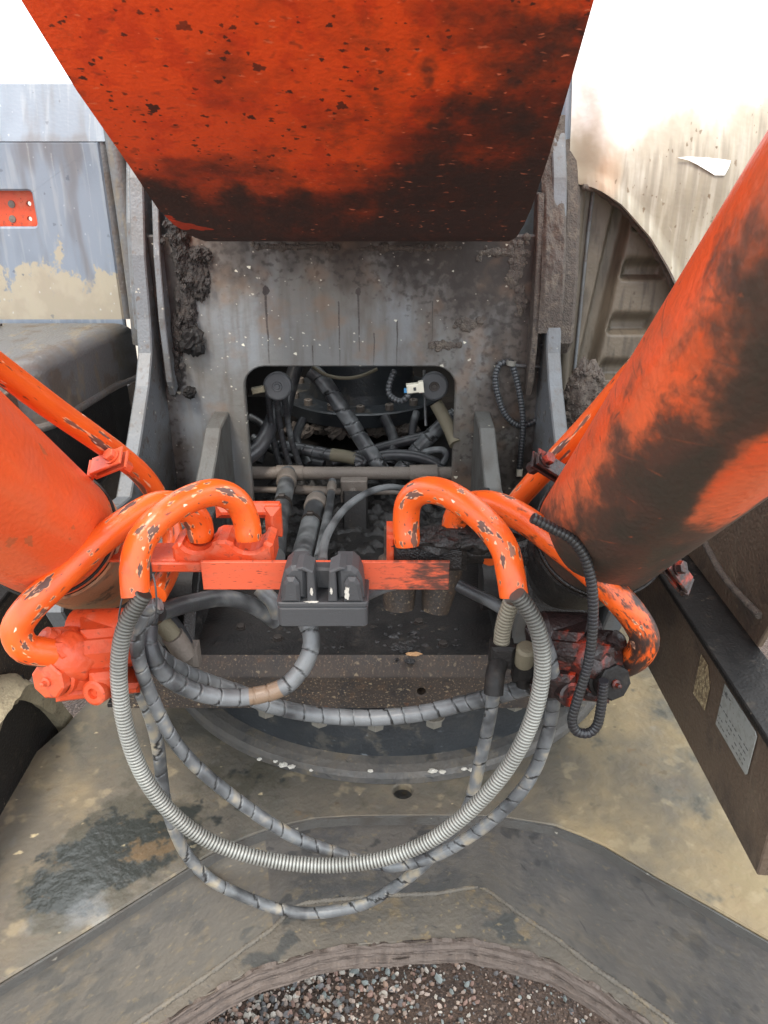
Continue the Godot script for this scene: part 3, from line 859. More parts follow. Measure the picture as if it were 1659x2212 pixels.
# a hose wound in a flat spiral guard
func wrapped(called: String, p: Array, r: float, pitch: float, label: String, group: String, seed_: int, dust := 0.5, tan := 0.2, from := 0.0, to := 9.0, parent: Node = null, mark: Variant = null) -> MeshInstance3D:
	var base := hose_colour(seed_, dust, tan)
	var jit := FastNoiseLite.new()
	jit.seed = seed_ + 50
	jit.frequency = 18.0
	var rad := func(s: float, ang: float, total: float) -> float:
		if s < from or s > to: return r * 0.9
		var ph := fposmod(s / pitch + 0.6 * jit.get_noise_1d(s) - 0.16 * cos(ang + 0.8), 1.0)
		if ph < 0.085: return r * 0.9
		return r * (1.0 + 0.045 * (1.0 - ph))
	var col := func(s: float, ang: float, total: float, q: Vector3) -> Color:
		var c: Color = base.call(s, ang, total, q)
		if mark is Array and s > mark[0] and s < mark[1]: return mix(c, Color(0.27, 0.18, 0.115), 0.9)
		var ph := fposmod(s / pitch + 0.6 * jit.get_noise_1d(s) - 0.16 * cos(ang + 0.8), 1.0)
		if s >= from and s <= to and ph < 0.085: return Color(0.035, 0.034, 0.033)
		if s >= from and s <= to and ph < 0.13: return c * 1.25
		return c
	var st := S()
	tube(st, p, rad, 18, 0.0014, col)
	var o := obj(called, st, M.rubber, parent)
	if parent == null: tag(o, label, "hose", group)
	return o
func smooth_hose(called: String, p: Array, r: float, label: String, group: String, seed_: int, dust := 0.4, tan := 0.1, parent: Node = null) -> MeshInstance3D:
	var st := S()
	tube(st, p, r, 16, 0.006, hose_colour(seed_, dust, tan))
	var o := obj(called, st, M.rubber, parent)
	if parent == null: tag(o, label, "hose", group)
	return o
# ribbed cable or spring guard
func ribbed(called: String, p: Array, r: float, pitch: float, depth: float, dark: Color, light: Color, m: Material, label: String, category: String, seed_: int, parent: Node = null, sides := 16) -> MeshInstance3D:
	var f := FastNoiseLite.new()
	f.seed = seed_
	f.frequency = 11.0
	var rad := func(s: float, ang: float, total: float) -> float:
		return r * (1.0 - depth + depth * sqrt(absf(sin(PI * s / pitch))))
	var col := func(s: float, ang: float, total: float, q: Vector3) -> Color:
		var n := f.get_noise_3dv(q) * 0.5 + 0.5
		var ends := lerpf(0.3, 1.0, ss(0.0, 0.12, minf(s, total - s) - 0.02)) if total > 1.0 else 1.0
		return mix(dark, light * ends, ss(0.35, 0.75, absf(sin(PI * s / pitch))) * (0.5 + 0.7 * n))
	var st := S()
	tube(st, p, rad, sides, pitch / 5.0, col)
	var o := obj(called, st, m, parent)
	if parent == null: tag(o, label, category)
	return o
func ZP(z: float, a: Array) -> Array:
	var o := []
	for i in range(0, a.size(), 2): o.append(PZ(a[i], a[i + 1], z))
	return o
func DP(a: Array) -> Array:
	var o := []
	for i in range(0, a.size(), 3): o.append(PD(a[i], a[i + 1], a[i + 2]))
	return o

# ---------------------------------------------------------------- the machine
func build_ground() -> void:
	var st := S()
	var f := FastNoiseLite.new()
	f.seed = 3
	f.frequency = 2.2
	f.fractal_octaves = 4
	var g := func(u: float, v: float) -> Vector3:
		var x := (u - 0.5) * 6.0
		var z := (v - 0.5) * 6.0 - 1.0
		return Vector3(x, 0.012 * f.get_noise_2d(x * 1.5, z * 1.5) + 0.006 * f.get_noise_2d(x * 9.0, z * 9.0) - 0.012 * ss(2.6, 3.0, maxf(absf(x), absf(z + 1.0))), z)
	var dry := func(u: float, v: float) -> Color:  # pales the outer soil so it bounces light up to the boom
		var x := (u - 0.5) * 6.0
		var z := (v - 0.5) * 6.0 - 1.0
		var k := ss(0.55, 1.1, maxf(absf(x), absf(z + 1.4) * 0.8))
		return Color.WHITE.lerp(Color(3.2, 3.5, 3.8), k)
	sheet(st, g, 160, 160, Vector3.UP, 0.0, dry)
	var far_st := S()  # outer yard, pale so light bounces up under the boom
	var far := [-60.0, -3.0, 3.0, 60.0]
	for i in 3:
		for j in 3:
			if i == 1 and j == 1: continue
			var a := Vector3(far[i], -0.013, far[j] - 1.0)
			var c := Vector3(far[i + 1], -0.013, far[j + 1] - 1.0)
			flat4(far_st, a, Vector3(c.x, a.y, a.z), c, Vector3(a.x, a.y, c.z), Vector3.UP)
	tag(obj("ground", st, M.soil), "brown gritty soil under the excavator", "ground", "", "structure")
	tag(obj("yard", far_st, M.yard), "pale dry gravel yard around the excavator, kept pale for bounced light", "ground", "", "structure")
	# loose stones
	var shapes := []
	var mm := MultiMesh.new()
	mm.transform_format = MultiMesh.TRANSFORM_3D
	mm.use_colors = true
	st = S()
	lump(st, Vector3.ZERO, Vector3(1, 0.72, 0.85), 0.55, 1.1, 5, 4)
	mm.mesh = st.commit()
	var list := []
	var tones := [Color(0.34, 0.27, 0.23), Color(0.24, 0.15, 0.12), Color(0.16, 0.15, 0.15), Color(0.42, 0.38, 0.33), Color(0.2, 0.22, 0.21), Color(0.3, 0.2, 0.15), Color(0.09, 0.085, 0.085), Color(0.38, 0.3, 0.25)]
	for k in 34000:
		var x := rng.randf_range(-1.0, 1.0)
		var z := rng.randf_range(-1.6, -0.45)
		var loose := ss(0.25, -0.2, x + 0.5 * (z + 1.1))
		if rng.randf() > 0.35 + 0.65 * loose: continue
		var r := lerpf(0.0022, 0.0088, pow(rng.randf(), 2.2)) * lerpf(0.75, 1.0, loose)
		if rng.randf() < 0.02: r *= 1.5
		list.append([Vector3(x, 0.012 * f.get_noise_2d(x * 1.5, z * 1.5) + 0.006 * f.get_noise_2d(x * 9.0, z * 9.0) + r * 0.3, z), r])
	for k in 5000:
		var x := rng.randf_range(-2.9, 2.9)
		var z := rng.randf_range(-3.5, 1.8)
		var r := lerpf(0.004, 0.014, pow(rng.randf(), 3.0))
		list.append([Vector3(x, 0.012 * f.get_noise_2d(x * 1.5, z * 1.5) + 0.006 * f.get_noise_2d(x * 9.0, z * 9.0) + r * 0.3, z), r])
	mm.instance_count = list.size()
	for i in list.size():
		var b := Basis.from_euler(Vector3(rng.randf() * TAU, rng.randf() * TAU, rng.randf() * TAU)).scaled(Vector3.ONE * list[i][1])
		b = b * Basis.from_scale(Vector3(rng.randf_range(0.8, 1.25), rng.randf_range(0.75, 1.0), rng.randf_range(0.8, 1.25)))
		mm.set_instance_transform(i, Transform3D(b, list[i][0]))
		mm.set_instance_color(i, tones[rng.randi() % tones.size()] * rng.randf_range(0.75, 1.35))
	var o := MultiMeshInstance3D.new()
	o.name = "gravel"
	o.multimesh = mm
	o.material_override = M.stone
	add_child(o)
	tag(o, "loose pinkish grey gravel scattered over the brown soil", "gravel", "", "stuff")

func build_boom() -> void:
	var t := thing("boom", V(-0.06, -0.12, -1.6), "broad orange boom overhead, its underside smeared with brown grime and painted shade", "boom")
	# underside: rows of [z, y, xl, xr]
	var rows := [[1.35, 1.71, -0.43, 0.22], [0.3, 1.027, -0.425, 0.225], [-0.4, 0.571, -0.42, 0.23], [-0.8, 0.311, -0.416, 0.234], [-1.039, 0.155, -0.411, 0.2377], [-1.16, 0.073, -0.4057, 0.243], [-1.307, -0.012, -0.398, 0.2517], [-1.437, -0.0895, -0.3925, 0.2555], [-1.48, -0.12, -0.378, 0.252], [-1.515, -0.1445, -0.352, 0.2455], [-1.532, -0.1535, -0.335, 0.235], [-1.56, -0.155, -0.32, 0.225]]
	var st := S()
	for i in rows.size() - 1:
		var a: Array = rows[i]
		var b: Array = rows[i + 1]
		var nn := 8
		for k in nn:
			var f0 := k / float(nn)
			var f1 := (k + 1) / float(nn)
			var pa := V(lerpf(a[2], a[3], f0), a[1], a[0])
			var pb := V(lerpf(a[2], a[3], f1), a[1], a[0])
			var pc := V(lerpf(b[2], b[3], f1), b[1], b[0])
			var pd := V(lerpf(b[2], b[3], f0), b[1], b[0])
			var uu := func(p: Vector3) -> Vector2: return Vector2((p.x + 0.43) / 0.69, clampf((p.z + 1.0) / -0.56, -3.0, 0.999) if p.z < -1.0 else (p.z + 1.0) / -0.56)
			flat4(st, pa, pb, pc, pd, Vector3(0, -1, 0.5), uu.call(pa), uu.call(pb), uu.call(pc), uu.call(pd))
		for e in [2, 3]:   # the plate's edge, 14 mm, beyond the side plates
			var up := Vector3(0, 0.0115, -0.008)
			var pa := V(a[e], a[1], a[0])
			var pb := V(b[e], b[1], b[0])
			flat4(st, pa, pb, pb + up, pa + up, Vector3(-1 if e == 2 else 1, 0, 0), Vector2(0.5, 0.3), Vector2(0.5, 0.3), Vector2(0.5, 0.3), Vector2(0.5, 0.3))
	var last: Array = rows[rows.size() - 1]
	flat4(st, V(last[2], last[1], last[0]), V(last[3], last[1], last[0]), V(last[3], last[1] + 0.02, last[0]), V(last[2], last[1] + 0.02, last[0]), Vector3(0, 0, -1))
	obj("underside_plate", st, M.boom_paint, t)
	for e in [2, 3]:
		st = S()
		var s := -1.0 if e == 2 else 1.0
		var zy := []
		for r in rows: zy.append_array([r[0], r[1] + 0.0115])
		# round foot, then back along the top
		for k in 7:
			var a := -PI / 2 - PI * 0.9 * k / 6.0
			zy.append_array([-1.86 + 0.2 * cos(a), 0.08 + 0.2 * sin(a)])
		zy.append_array([-1.5, 0.62, -0.9, 0.95, 0.9, 2.2])
		var xin: float = (-0.31 if e == 2 else 0.205)
		side_plate(st, zy, minf(xin, xin + s * 0.012), maxf(xin, xin + s * 0.012), 0.002)
		obj("side_plate", st, M.cast_paint, t)
	st = S()
	var top := [[-1.92, 0.27], [-1.5, 0.62], [-0.9, 0.95], [0.9, 2.2], [1.35, 1.72]]
	for i in top.size() - 1:
		flat4(st, V(-0.4, top[i][1], top[i][0]), V(0.225, top[i][1], top[i][0]), V(0.225, top[i + 1][1], top[i + 1][0]), V(-0.4, top[i + 1][1], top[i + 1][0]), Vector3.UP)
	obj("top_plate", st, M.cast_paint, t)
	st = S()
	lathe(st, [0.0, -0.3, 0.19, -0.3, 0.2, -0.29, 0.2, 0.29, 0.19, 0.3, 0, 0.3], V(X0, 0.08, -1.86), Vector3.RIGHT, 32)
	obj("foot_tube", st, M.dark_steel, t)

func build_cylinder(x: float, right: bool) -> void:
	var d := Vector3(0, 0.684, 0.729)
	var e := V(x, -0.465, -0.92)
	var t := thing("boom_cylinder", e - d * 0.3, "fat orange boom cylinder on the right, black with grease along its underside" if right else "fat orange boom cylinder on the left, clean but for dusty weld and foot", "hydraulic cylinder", "boom cylinders either side of the camera")
	var st := S()
	lathe(st, [0.0, 0.0, 0.079, 0.0, 0.0835, 0.003, 0.085, 0.008, 0.085, 1.35, 0.08, 1.37, 0.04, 1.37], e, d, 64)
	var barrel := obj("barrel", st, M.cylinder_paint_dirty if right else M.cylinder_paint, t)
	st = S()
	lathe(st, [0.05, 1.36, 0.05, 1.9, 0.0, 1.9], e, d, 24)
	obj("rod", st, M.chrome, t)
	st = S()
	lathe(st, [0.083, -0.002, 0.0855, -0.006, 0.083, -0.012, 0.081, -0.02, 0.0795, -0.03, 0.078, -0.11, 0.07, -0.13, 0.06, -0.2, 0.0, -0.2], e, d, 48)
	obj("end_cap", st, M.black_grease if right else M.dusty_cap, t)
	st = S()
	lathe(st, [0.04, -0.055, 0.085, -0.055, 0.09, -0.05, 0.09, 0.05, 0.085, 0.055, 0.04, 0.055, 0.04, -0.055], e - d * 0.3, Vector3.RIGHT, 36)
	obj("foot_eye", st, M.black_grease if right else M.dark_steel, t)
	st = S()
	lathe(st, [0.0, -0.12, 0.04, -0.12, 0.04, 0.12, 0.0, 0.12], e - d * 0.3, Vector3.RIGHT, 24)
	obj("pivot_pin", st, M.dark_steel, t)
	# strap round the barrel near its end
	st = S()
	var ring := []
	var bx := Vector3(0, 0.729, -0.684)
	for k in 37:
		var a := TAU * k / 36.0
		ring.append(e + d * 0.022 + (bx * cos(a) + Vector3(1, 0, 0) * sin(a)) * 0.0865)
	tube(st, ring, 0.0022, 8, 0.008)
	obj("strap", st, M.black_grease if right else M.dark_steel, barrel)

func lug(called: String, at: Vector3, along: Vector3, n: Vector3, m: Material, label: String, cat: String) -> void:
	# two folded ears drawn together by a bolt
	var t := thing(called, at, label, cat)
	var z := n.normalized()
	var x := (along - z * along.dot(z)).normalized()
	var b := Basis(x, z.cross(x), z)
	for s in [-1.0, 1.0]:
		var st := S()
		box(st, at + z * 0.005 * s, Vector3(0.05, 0.026, 0.0045), 0.0012, b)
		box(st, at + z * 0.005 * s - x * 0.026 - z * 0.004 * s, Vector3(0.012, 0.026, 0.0045), 0.001, b * Basis(Vector3.UP, 0.6 * s))
		obj("ear", st, m, t)
	var st2 := S()
	bolt(st2, at + z * 0.008 + x * 0.012, z, 0.0085, 0.009)
	lathe(st2, [0.004, -0.024, 0.004, 0.0, 0, 0.0], at + x * 0.012, z, 12)
	lathe(st2, [0.0, -0.022, 0.0085, -0.022, 0.0085, -0.0075, 0, -0.0075], at + x * 0.012, z, 6, Vector3.UP, true)
	obj("bolt", st2, m, t)

func pipe(a: Array, r: float, m: Material, label: String, uoff := 0.0, vlen := 0.5) -> void:
	var st := S()
	var rr := func(s: float, ang: float, total: float) -> float:
		return r * (1.0 - 0.12 * ss(0.008, 0.0, s) - 0.12 * ss(total - 0.008, total, s))
	tube(st, DP(a), rr, 28, 0.006, null, vlen, Vector3(0.3, 1, 0), uoff)
	tag(obj("steel_pipe", st, m), label, "hydraulic pipe", "bent orange steel pipes of the boom cylinders")

func build_pipes() -> void:
	pipe([537, 1168, 1.0, 532, 1125, 0.995, 510, 1082, 0.98, 466, 1064, 0.96, 410, 1078, 0.94, 352, 1114, 0.92, 310, 1160, 0.91, 292, 1210, 0.905, 291, 1252, 0.905, 294, 1288, 0.905], 0.0172, M.pipe_paint, "chipped orange steel pipe arching left, its open end over the spring-guarded hose", 0.1)
	pipe([433, 1165, 1.03, 428, 1128, 1.02, 398, 1098, 1.0, 340, 1092, 0.985, 272, 1128, 0.965, 196, 1186, 0.945, 118, 1260, 0.925, 60, 1318, 0.915, 36, 1362, 0.915, 56, 1400, 0.925, 108, 1410, 0.945, 160, 1422, 0.97], 0.0182, M.pipe_paint, "chipped orange steel pipe bending down to the orange valve at far left", 0.6, 0.7)
	pipe([880, 1180, 1.0, 877, 1125, 0.995, 884, 1083, 0.985, 913, 1060, 0.97, 958, 1064, 0.955, 1010, 1094, 0.94, 1058, 1138, 0.93, 1089, 1184, 0.925, 1102, 1235, 0.92, 1110, 1288, 0.92], 0.0172, M.pipe_paint, "chipped orange steel pipe arching right, its end beside the ribbed khaki sleeve", 0.35)
	pipe([985, 1168, 1.04, 985, 1125, 1.035, 1006, 1096, 1.02, 1058, 1090, 1.0, 1120, 1114, 0.985, 1190, 1164, 0.965, 1270, 1228, 0.95, 1336, 1292, 0.94, 1378, 1345, 0.945, 1392, 1385, 0.955, 1372, 1420, 0.98, 1330, 1440, 1.01], 0.0182, M.pipe_paint_dirty, "orange steel pipe bending right and down, blackened towards the greasy valve", 0.2, 0.62)
	pipe([-60, 752, 0.76, 0, 797, 0.81, 120, 886, 0.9, 250, 978, 1.02, 310, 1030, 1.08, 346, 1085, 1.12, 372, 1150, 1.13, 368, 1222, 1.1, 335, 1288, 1.02], 0.0150, M.pipe_paint, "orange pipe running along the upper side of the left boom cylinder", 0.8, 1.4)
	pipe([1440, 722, 0.86, 1290, 896, 0.99, 1200, 992, 1.06, 1150, 1045, 1.1, 1112, 1092, 1.13, 1090, 1150, 1.13, 1050, 1205, 1.1], 0.0152, M.pipe_paint, "orange pipe tucked behind the upper edge of the right boom cylinder", 0.45, 1.4)
	# clamps of the slim pipes
	var d := Vector3(0, 0.684, 0.729)
	lug("pipe_clamp", PD(236, 1000, 0.985), Vector3(0.6, 0.55, 0.3), Vector3(-0.45, 0.75, 0.5), M.cast_paint, "orange folded clamp holding the slim pipe to the left cylinder", "pipe clamp")
	lug("pipe_clamp", PD(1186, 1008, 1.0), Vector3(-0.7, 0.6, 0.2), Vector3(0.5, 0.6, 0.5), M.greasy_cast, "greasy orange clamp at the upper end edge of the right cylinder", "pipe clamp")
	lug("pipe_clamp", PD(1462, 1238, 0.98), Vector3(-0.5, 0.75, 0.2), Vector3(0.55, 0.35, 0.6), M.greasy_cast, "blackened orange clamp with bolt under the right cylinder, by the frame wall", "pipe clamp")
	# bracket ends that hold the left pipes: a two-hole saddle, split along the middle
	var cpos := PD(486, 1176, 1.03)
	var t := thing("pipe_saddle", cpos, "orange two-hole saddle clamping the pair of left pipes", "pipe saddle")
	var st := S()
	var low := pts([-0.066, -0.022, 0.062, -0.022, 0.066, -0.016, 0.066, 0.012, 0.058, 0.016])
	for k in 9:
		var a := -PI * k / 8.0
		low.append(Vector2(0.034 + 0.0195 * cos(a), 0.014 + 0.0125 * sin(a)))
	low.append_array(pts([0.006, 0.018, -0.006, 0.018]))
	for k in 9:
		var a := -PI * k / 8.0
		low.append(Vector2(-0.033 + 0.0195 * cos(a), 0.014 + 0.0125 * sin(a)))
	low.append_array(pts([-0.058, 0.014, -0.066, 0.008]))
	plate(st, low, -0.026, 0.026, 0.004, Transform3D(Basis(), cpos + Vector3(0.002, 0, 0)))
	obj("lower_half", st, M.cast_paint, t)
	st = S()
	box(st, cpos + Vector3(0.025, 0.028, -0.05), Vector3(0.088, 0.022, 0.026), 0.009)
	box(st, cpos + Vector3(0.06, 0.014, -0.045), Vector3(0.022, 0.046, 0.03), 0.0095)
	obj("upper_half", st, M.cast_paint, t)
	st = S()
	box(st, cpos + Vector3(-0.026, -0.017, 0.03), Vector3(0.13, 0.014, 0.008), 0.002)
	box(st, cpos + Vector3(-0.07, -0.012, 0.0), Vector3(0.16, 0.004, 0.05), 0.001)
	box(st, cpos + Vector3(0.012, -0.027, 0.028), Vector3(0.026, 0.014, 0.012), 0.003)
	obj("support_arm", st, M.cast_paint, t)
	# right saddle under black grease
	cpos = PD(925, 1186, 1.04)
	t = thing("pipe_saddle", cpos, "grease-blackened saddle clamping the pair of right pipes", "pipe saddle")
	st = S()
	box(st, cpos + Vector3(0, 0.0, 0), Vector3(0.1, 0.042, 0.06), 0.008)
	box(st, cpos + Vector3(0.07, 0.004, -0.01), Vector3(0.06, 0.03, 0.05), 0.008)
	obj("body", st, M.black_grease, t)
	st = S()
	box(st, cpos + Vector3(-0.05, 0.005, 0.002), Vector3(0.012, 0.055, 0.05), 0.004)
	obj("orange_cheek", st, M.cast_paint, t)
	st = S()
	lump(st, cpos + Vector3(0.01, 0.022, 0.012), Vector3(0.055, 0.012, 0.026), 0.6, 2.5, 12, 31)
	lump(st, cpos + Vector3(0.07, 0.02, 0.0), Vector3(0.05, 0.016, 0.03), 0.6, 2.5, 12, 32)
	obj("grease_lump", st, M.black_grease, t)
	# crossways stub behind, both sides
	st = S()
	tube(st, [PD(990, 1190, 1.12), PD(1060, 1192, 1.12), PD(1190, 1200, 1.13)], 0.018, 20, 0.01)
	tag(obj("cross_tube", st, M.black_grease), "black greasy tube crossing behind the right orange pipes", "tube")

func build_light() -> void:
	# flat bar
	var c := PD(703.5, 1240.5, 1.0)
	var st := S()
	plate(st, pts([-0.1595, -0.0215, 0.1595, -0.0215, 0.1595, 0.0195, -0.1595, 0.0195]), -0.003, 0.003, 0.0008, Transform3D(Basis(), c), Rect2(-0.16, -0.02, 0.32, 0.04))
	tag(obj("mounting_bar", st, M.bar_paint), "flat orange steel bar behind the black work light, sooty at its right end", "steel bar")
	# work light seen from behind: slab and ribbed back
	var p := PD(697, 1326, 0.955)
	var t := thing("work_light", p + Vector3(0, -0.018, 0), "black plastic work light with ribbed back, scuffed white, on the orange bar", "work light")
	st = S()
	plate(st, rrect(-0.0555, -0.03, 0.111, 0.06, 0.006, 3), -0.0195, 0.0085, 0.002, Transform3D(Basis(Vector3(1, 0, 0), Vector3(0, 0, -1), Vector3(0, 1, 0)), p + Vector3(0, 0, -0.03)))
	obj("lens_housing", st, M.black_plastic, t)
	st = S()
	plate(st, rrect(-0.0565, -0.031, 0.113, 0.062, 0.006, 3), 0.0095, 0.0165, 0.0015, Transform3D(Basis(Vector3(1, 0, 0), Vector3(0, 0, -1), Vector3(0, 1, 0)), p + Vector3(0, 0, -0.03)))
	obj("housing_lid", st, M.black_plastic, t)
	st = S()
	# body: tapered, two lobes
	for s in [-1.0, 1.0]:
		plate(st, pts([s * 0.02, 0.0, s * 0.052, 0.0, s * 0.0495, 0.026, s * 0.045, 0.039, s * 0.037, 0.046, s * 0.018, 0.046]), -0.052, -0.006, 0.005, Transform3D(Basis(), p + Vector3(0, 0.0165, 0)))
		plate(st, pts([s * 0.027, 0.0, s * 0.05, 0.0, s * 0.0465, 0.026, s * 0.042, 0.0345, s * 0.032, 0.0345, s * 0.027, 0.026]), -0.012, 0.002, 0.004, Transform3D(Basis(), p + Vector3(0, 0.0165, 0)))
	box(st, p + Vector3(0, 0.032, -0.04), Vector3(0.05, 0.03, 0.02), 0.003)
	var shell := obj("back_shell", st, M.black_plastic, t)
	for s in [-1.0, 1.0]:
		st = S()
		plate(st, pts([s * 0.007, 0.0, s * 0.0185, 0.0, s * 0.0175, 0.041, s * 0.03, 0.0465, s * 0.022, 0.0485, s * 0.0095, 0.042]), -0.038, -0.001, 0.0015, Transform3D(Basis(), p + Vector3(0, 0.0165, 0)))
		obj("fin", st, M.black_plastic, shell)
	st = S()
	lump(st, p + Vector3(-0.0125, 0.0315, 0.0), Vector3(0.0016, 0.004, 0.001), 0.9, 2.6, 9, 7)
	lump(st, p + Vector3(0.031, 0.031, 0.0025), Vector3(0.0028, 0.007, 0.001), 0.9, 2.6, 9, 8)
	lump(st, p + Vector3(0.0115, 0.0325, 0.0), Vector3(0.0014, 0.0035, 0.001), 0.9, 2.6, 9, 9)
	lump(st, p + Vector3(-0.014, 0.0172, 0.0), Vector3(0.008, 0.0008, 0.0018), 0.8, 2.6, 9, 10)
	obj("scuff", st, M.plastic_mark, shell)

func build_frame() -> void:
	# bracket with its front plate
	var t := thing("boom_bracket", V(X0, -0.83, -1.75), "tall grey steel boom bracket, its front plate sooty and shade-darkened with a rounded window", "boom bracket")
	var st := S()
	var zp := -1.75
	var a := PZ(545, 792, zp)
	var b := PZ(975, 792, zp)
	var l0 := PZ(526, 1062, zp)
	var r0 := PZ(985, 1062, zp)
	var wl := (a.x + l0.x) / 2.0
	var wr := (b.x + r0.x) / 2.0
	var wt := a.y - H
	var o := pts([-0.51, -0.86, wl, -0.86])
	for k in 7:
		var g := PI - PI / 2 * k / 6.0
		o.append(Vector2(wl + 0.05 + 0.05 * cos(g), wt - 0.05 + 0.05 * sin(g)))
	for k in 7:
		var g := PI / 2 - PI / 2 * k / 6.0
		o.append(Vector2(wr - 0.05 + 0.05 * cos(g), wt - 0.05 + 0.05 * sin(g)))
	o.append_array(pts([wr, -0.86, 0.36, -0.86, 0.36, -0.163, -0.51, -0.163]))
	plate(st, o, zp - 0.025, zp, 0.003, Transform3D(Basis(), Vector3(0, H, 0)), Rect2(-0.51, -0.86, 0.87, 0.697))
	obj("front_plate", st, M.front_plate_steel, t)
	# raised weld bead round the window top
	var outer := [-2.3, 0.06, -1.95, 0.05, -1.83, 0.035, -1.775, -0.05, -1.72, -0.2, -1.70, -0.33, -1.68, -0.4, -1.63, -0.46, -1.53, -0.545, -1.42, -0.628, -1.30, -0.61, -1.18, -0.57, -1.08, -0.585, -1.04, -0.66, -1.08, -0.745, -1.2, -0.80, -2.3, -0.86]
	outer.reverse()
	var zy := []
	for i in range(0, outer.size(), 2): zy.append_array([outer[i + 1], outer[i]])
	for s in [-1.0, 1.0]:
		st = S()
		var x: float = X0 + s * 0.447
		side_plate(st, zy, x - 0.0155, x + 0.0155, 0.003)
		obj("side_plate", st, M.grey_steel if s < 0 else M.grey_steel, t)
		st = S()
		x = X0 + s * 0.407
		side_plate(st, [-1.76, -0.49, -1.715, -0.505, -1.70, -0.47, -1.70, -0.33, -1.72, -0.2, -1.76, -0.08, -1.80, -0.08, -1.76, -0.25], x - 0.007, x + 0.007, 0.002)
		obj("doubler_strip", st, M.grey_steel if s < 0 else M.caked_dirt, t)
		# inner foot plate for the cylinder
		st = S()
		x = X0 + s * 0.307
		side_plate(st, [-1.751, -0.86, -1.2, -0.82, -1.08, -0.755, -1.05, -0.67, -1.10, -0.60, -1.2, -0.595, -1.33, -0.645, -1.5, -0.645, -1.58, -0.605, -1.65, -0.562, -1.751, -0.555], x - 0.018, x + 0.018, 0.003)
		obj("foot_plate", st, M.plate_steel, t)
		# outer slab
		st = S()
		if s > 0:
			side_plate(st, [-2.2, -0.42, -1.76, -0.42, -1.73, -0.39, -1.745, -0.25, -1.79, -0.1, -1.85, 0.0, -1.885, 0.03, -2.2, 0.06], 0.3875, 0.425, 0.008)
			obj("boss_plate", st, M.caked_dirt, t)
		else:
			side_plate(st, [-2.2, -0.36, -1.735, -0.36, -1.74, -0.28, -1.775, -0.14, -1.84, 0.0, -1.9, 0.06, -2.2, 0.1], -0.557, -0.5395, 0.004)
			obj("boss_plate", st, M.grey_steel, t)
	# dirt caked on the right-hand edge: an uneven strip
	st = S()
	var f := FastNoiseLite.new()
	f.seed = 77
	f.frequency = 16.0
	f.fractal_octaves = 4
	var cake := func(u: float, v: float) -> Vector3:
		var y := lerpf(0.07, -0.36, v)
		var x := lerpf(0.335, 0.386, u)
		var n := f.get_noise_2d(x * 2.0, y) * 0.5 + 0.5
		var rim := ss(0.0, 0.15, u) * ss(1.0, 0.85, u) * ss(1.0, 0.7, v)
		return V(x, y, -1.695 - 0.13 * pow(ss(-0.36, 0.12, y), 1.5) * 1.25 + rim * (0.002 + 0.014 * n))
	sheet(st, cake, 24, 120, Vector3(0, 0, 1), 0.004)
	obj("caked_strip", st, M.caked_dirt, t)
	# grease and clods in the upper corners
	st = S()
	var gr := [[395, 560, 22, 40, 41], [425, 600, 30, 42, 42], [402, 660, 24, 50, 43], [385, 720, 16, 40, 44], [378, 790, 12, 45, 45], [430, 550, 30, 14, 46], [385, 500, 26, 30, 47], [378, 470, 20, 30, 48]]  # the two topmost clods are added to darken the gap there
	for g in gr:
		lump(st, PZ(g[0], g[1], -1.748), Vector3(g[2] / 1100.0, g[3] / 900.0, 0.014), 0.35, 2.6, 26, g[4])
		for k in 16:
			var rr := rng.randf_range(0.002, 0.0075)
			lump(st, PZ(g[0] + rng.randfn(0, g[2] * 0.5), g[1] + rng.randfn(0, g[3] * 0.6), -1.735 + rng.randf_range(-0.008, 0.008)), Vector3(rr, rr * 1.2, rr), 0.5, 1.6, 7, g[4] * 20 + k)
	obj("grease_clod", st, M.dull_dirt, t)
	for g in [[416, 738, 26, 30, 51], [410, 848, 14, 13, 52]]:
		st = S()
		lump(st, PZ(g[0], g[1], -1.735), Vector3(g[2] / 1000.0, g[3] / 1000.0, 0.02), 0.45, 1.3, 12, g[4], true)
		obj("grease_clod", st, M.dark_steel, t)
	st = S()
	for g in [[1108, 600, 14, 24, 61], [1118, 560, 16, 40, 62], [1125, 650, 10, 40, 63], [1090, 545, 60, 9, 64], [640, 533, 90, 6, 65], [880, 536, 120, 6, 66], [1010, 700, 26, 12, 67], [960, 745, 30, 9, 68]]:
		lump(st, PZ(g[0], g[1], -1.752), Vector3(g[2] / 1000.0, g[3] / 1000.0, 0.006), 0.25, 2.4, 20, g[4])
		for k in 18:
			var rr := rng.randf_range(0.002, 0.007)
			lump(st, PZ(g[0] + rng.randfn(0, g[2] * 0.55), g[1] + rng.randfn(0, g[3] * 0.6), -1.75), Vector3(rr * 1.3, rr * 1.3, rr * 0.8), 0.4, 1.6, 6, g[4] * 30 + k)
	obj("dirt_crust", st, M.caked_dirt, t)
	# heap of caked mud at the right foot of the bracket
	st = S()
	lump(st, V(0.45, -0.58, -1.69), Vector3(0.05, 0.16, 0.045), 0.15, 1.8, 30, 69)
	for k in 220:
		var an := rng.randf() * TAU
		var hh := rng.randf_range(-0.15, 0.15)
		var wd := 0.05 * sqrt(maxf(1.0 - pow(hh / 0.17, 2), 0.02))
		var rr := rng.randf_range(0.002, 0.008)
		lump(st, V(0.45 + cos(an) * wd, -0.58 + hh, -1.69 + absf(sin(an)) * wd * 0.9), Vector3(rr, rr, rr), 0.45, 1.5, 7, k + 900)
	obj("mud_heap", st, M.caked_dirt, t)

	# deck of the upper frame
	t = thing("upper_frame", V(X0, -0.86, -1.1), "dark sooty steel deck of the upper frame with a speckled front beam", "frame")
	st = S()
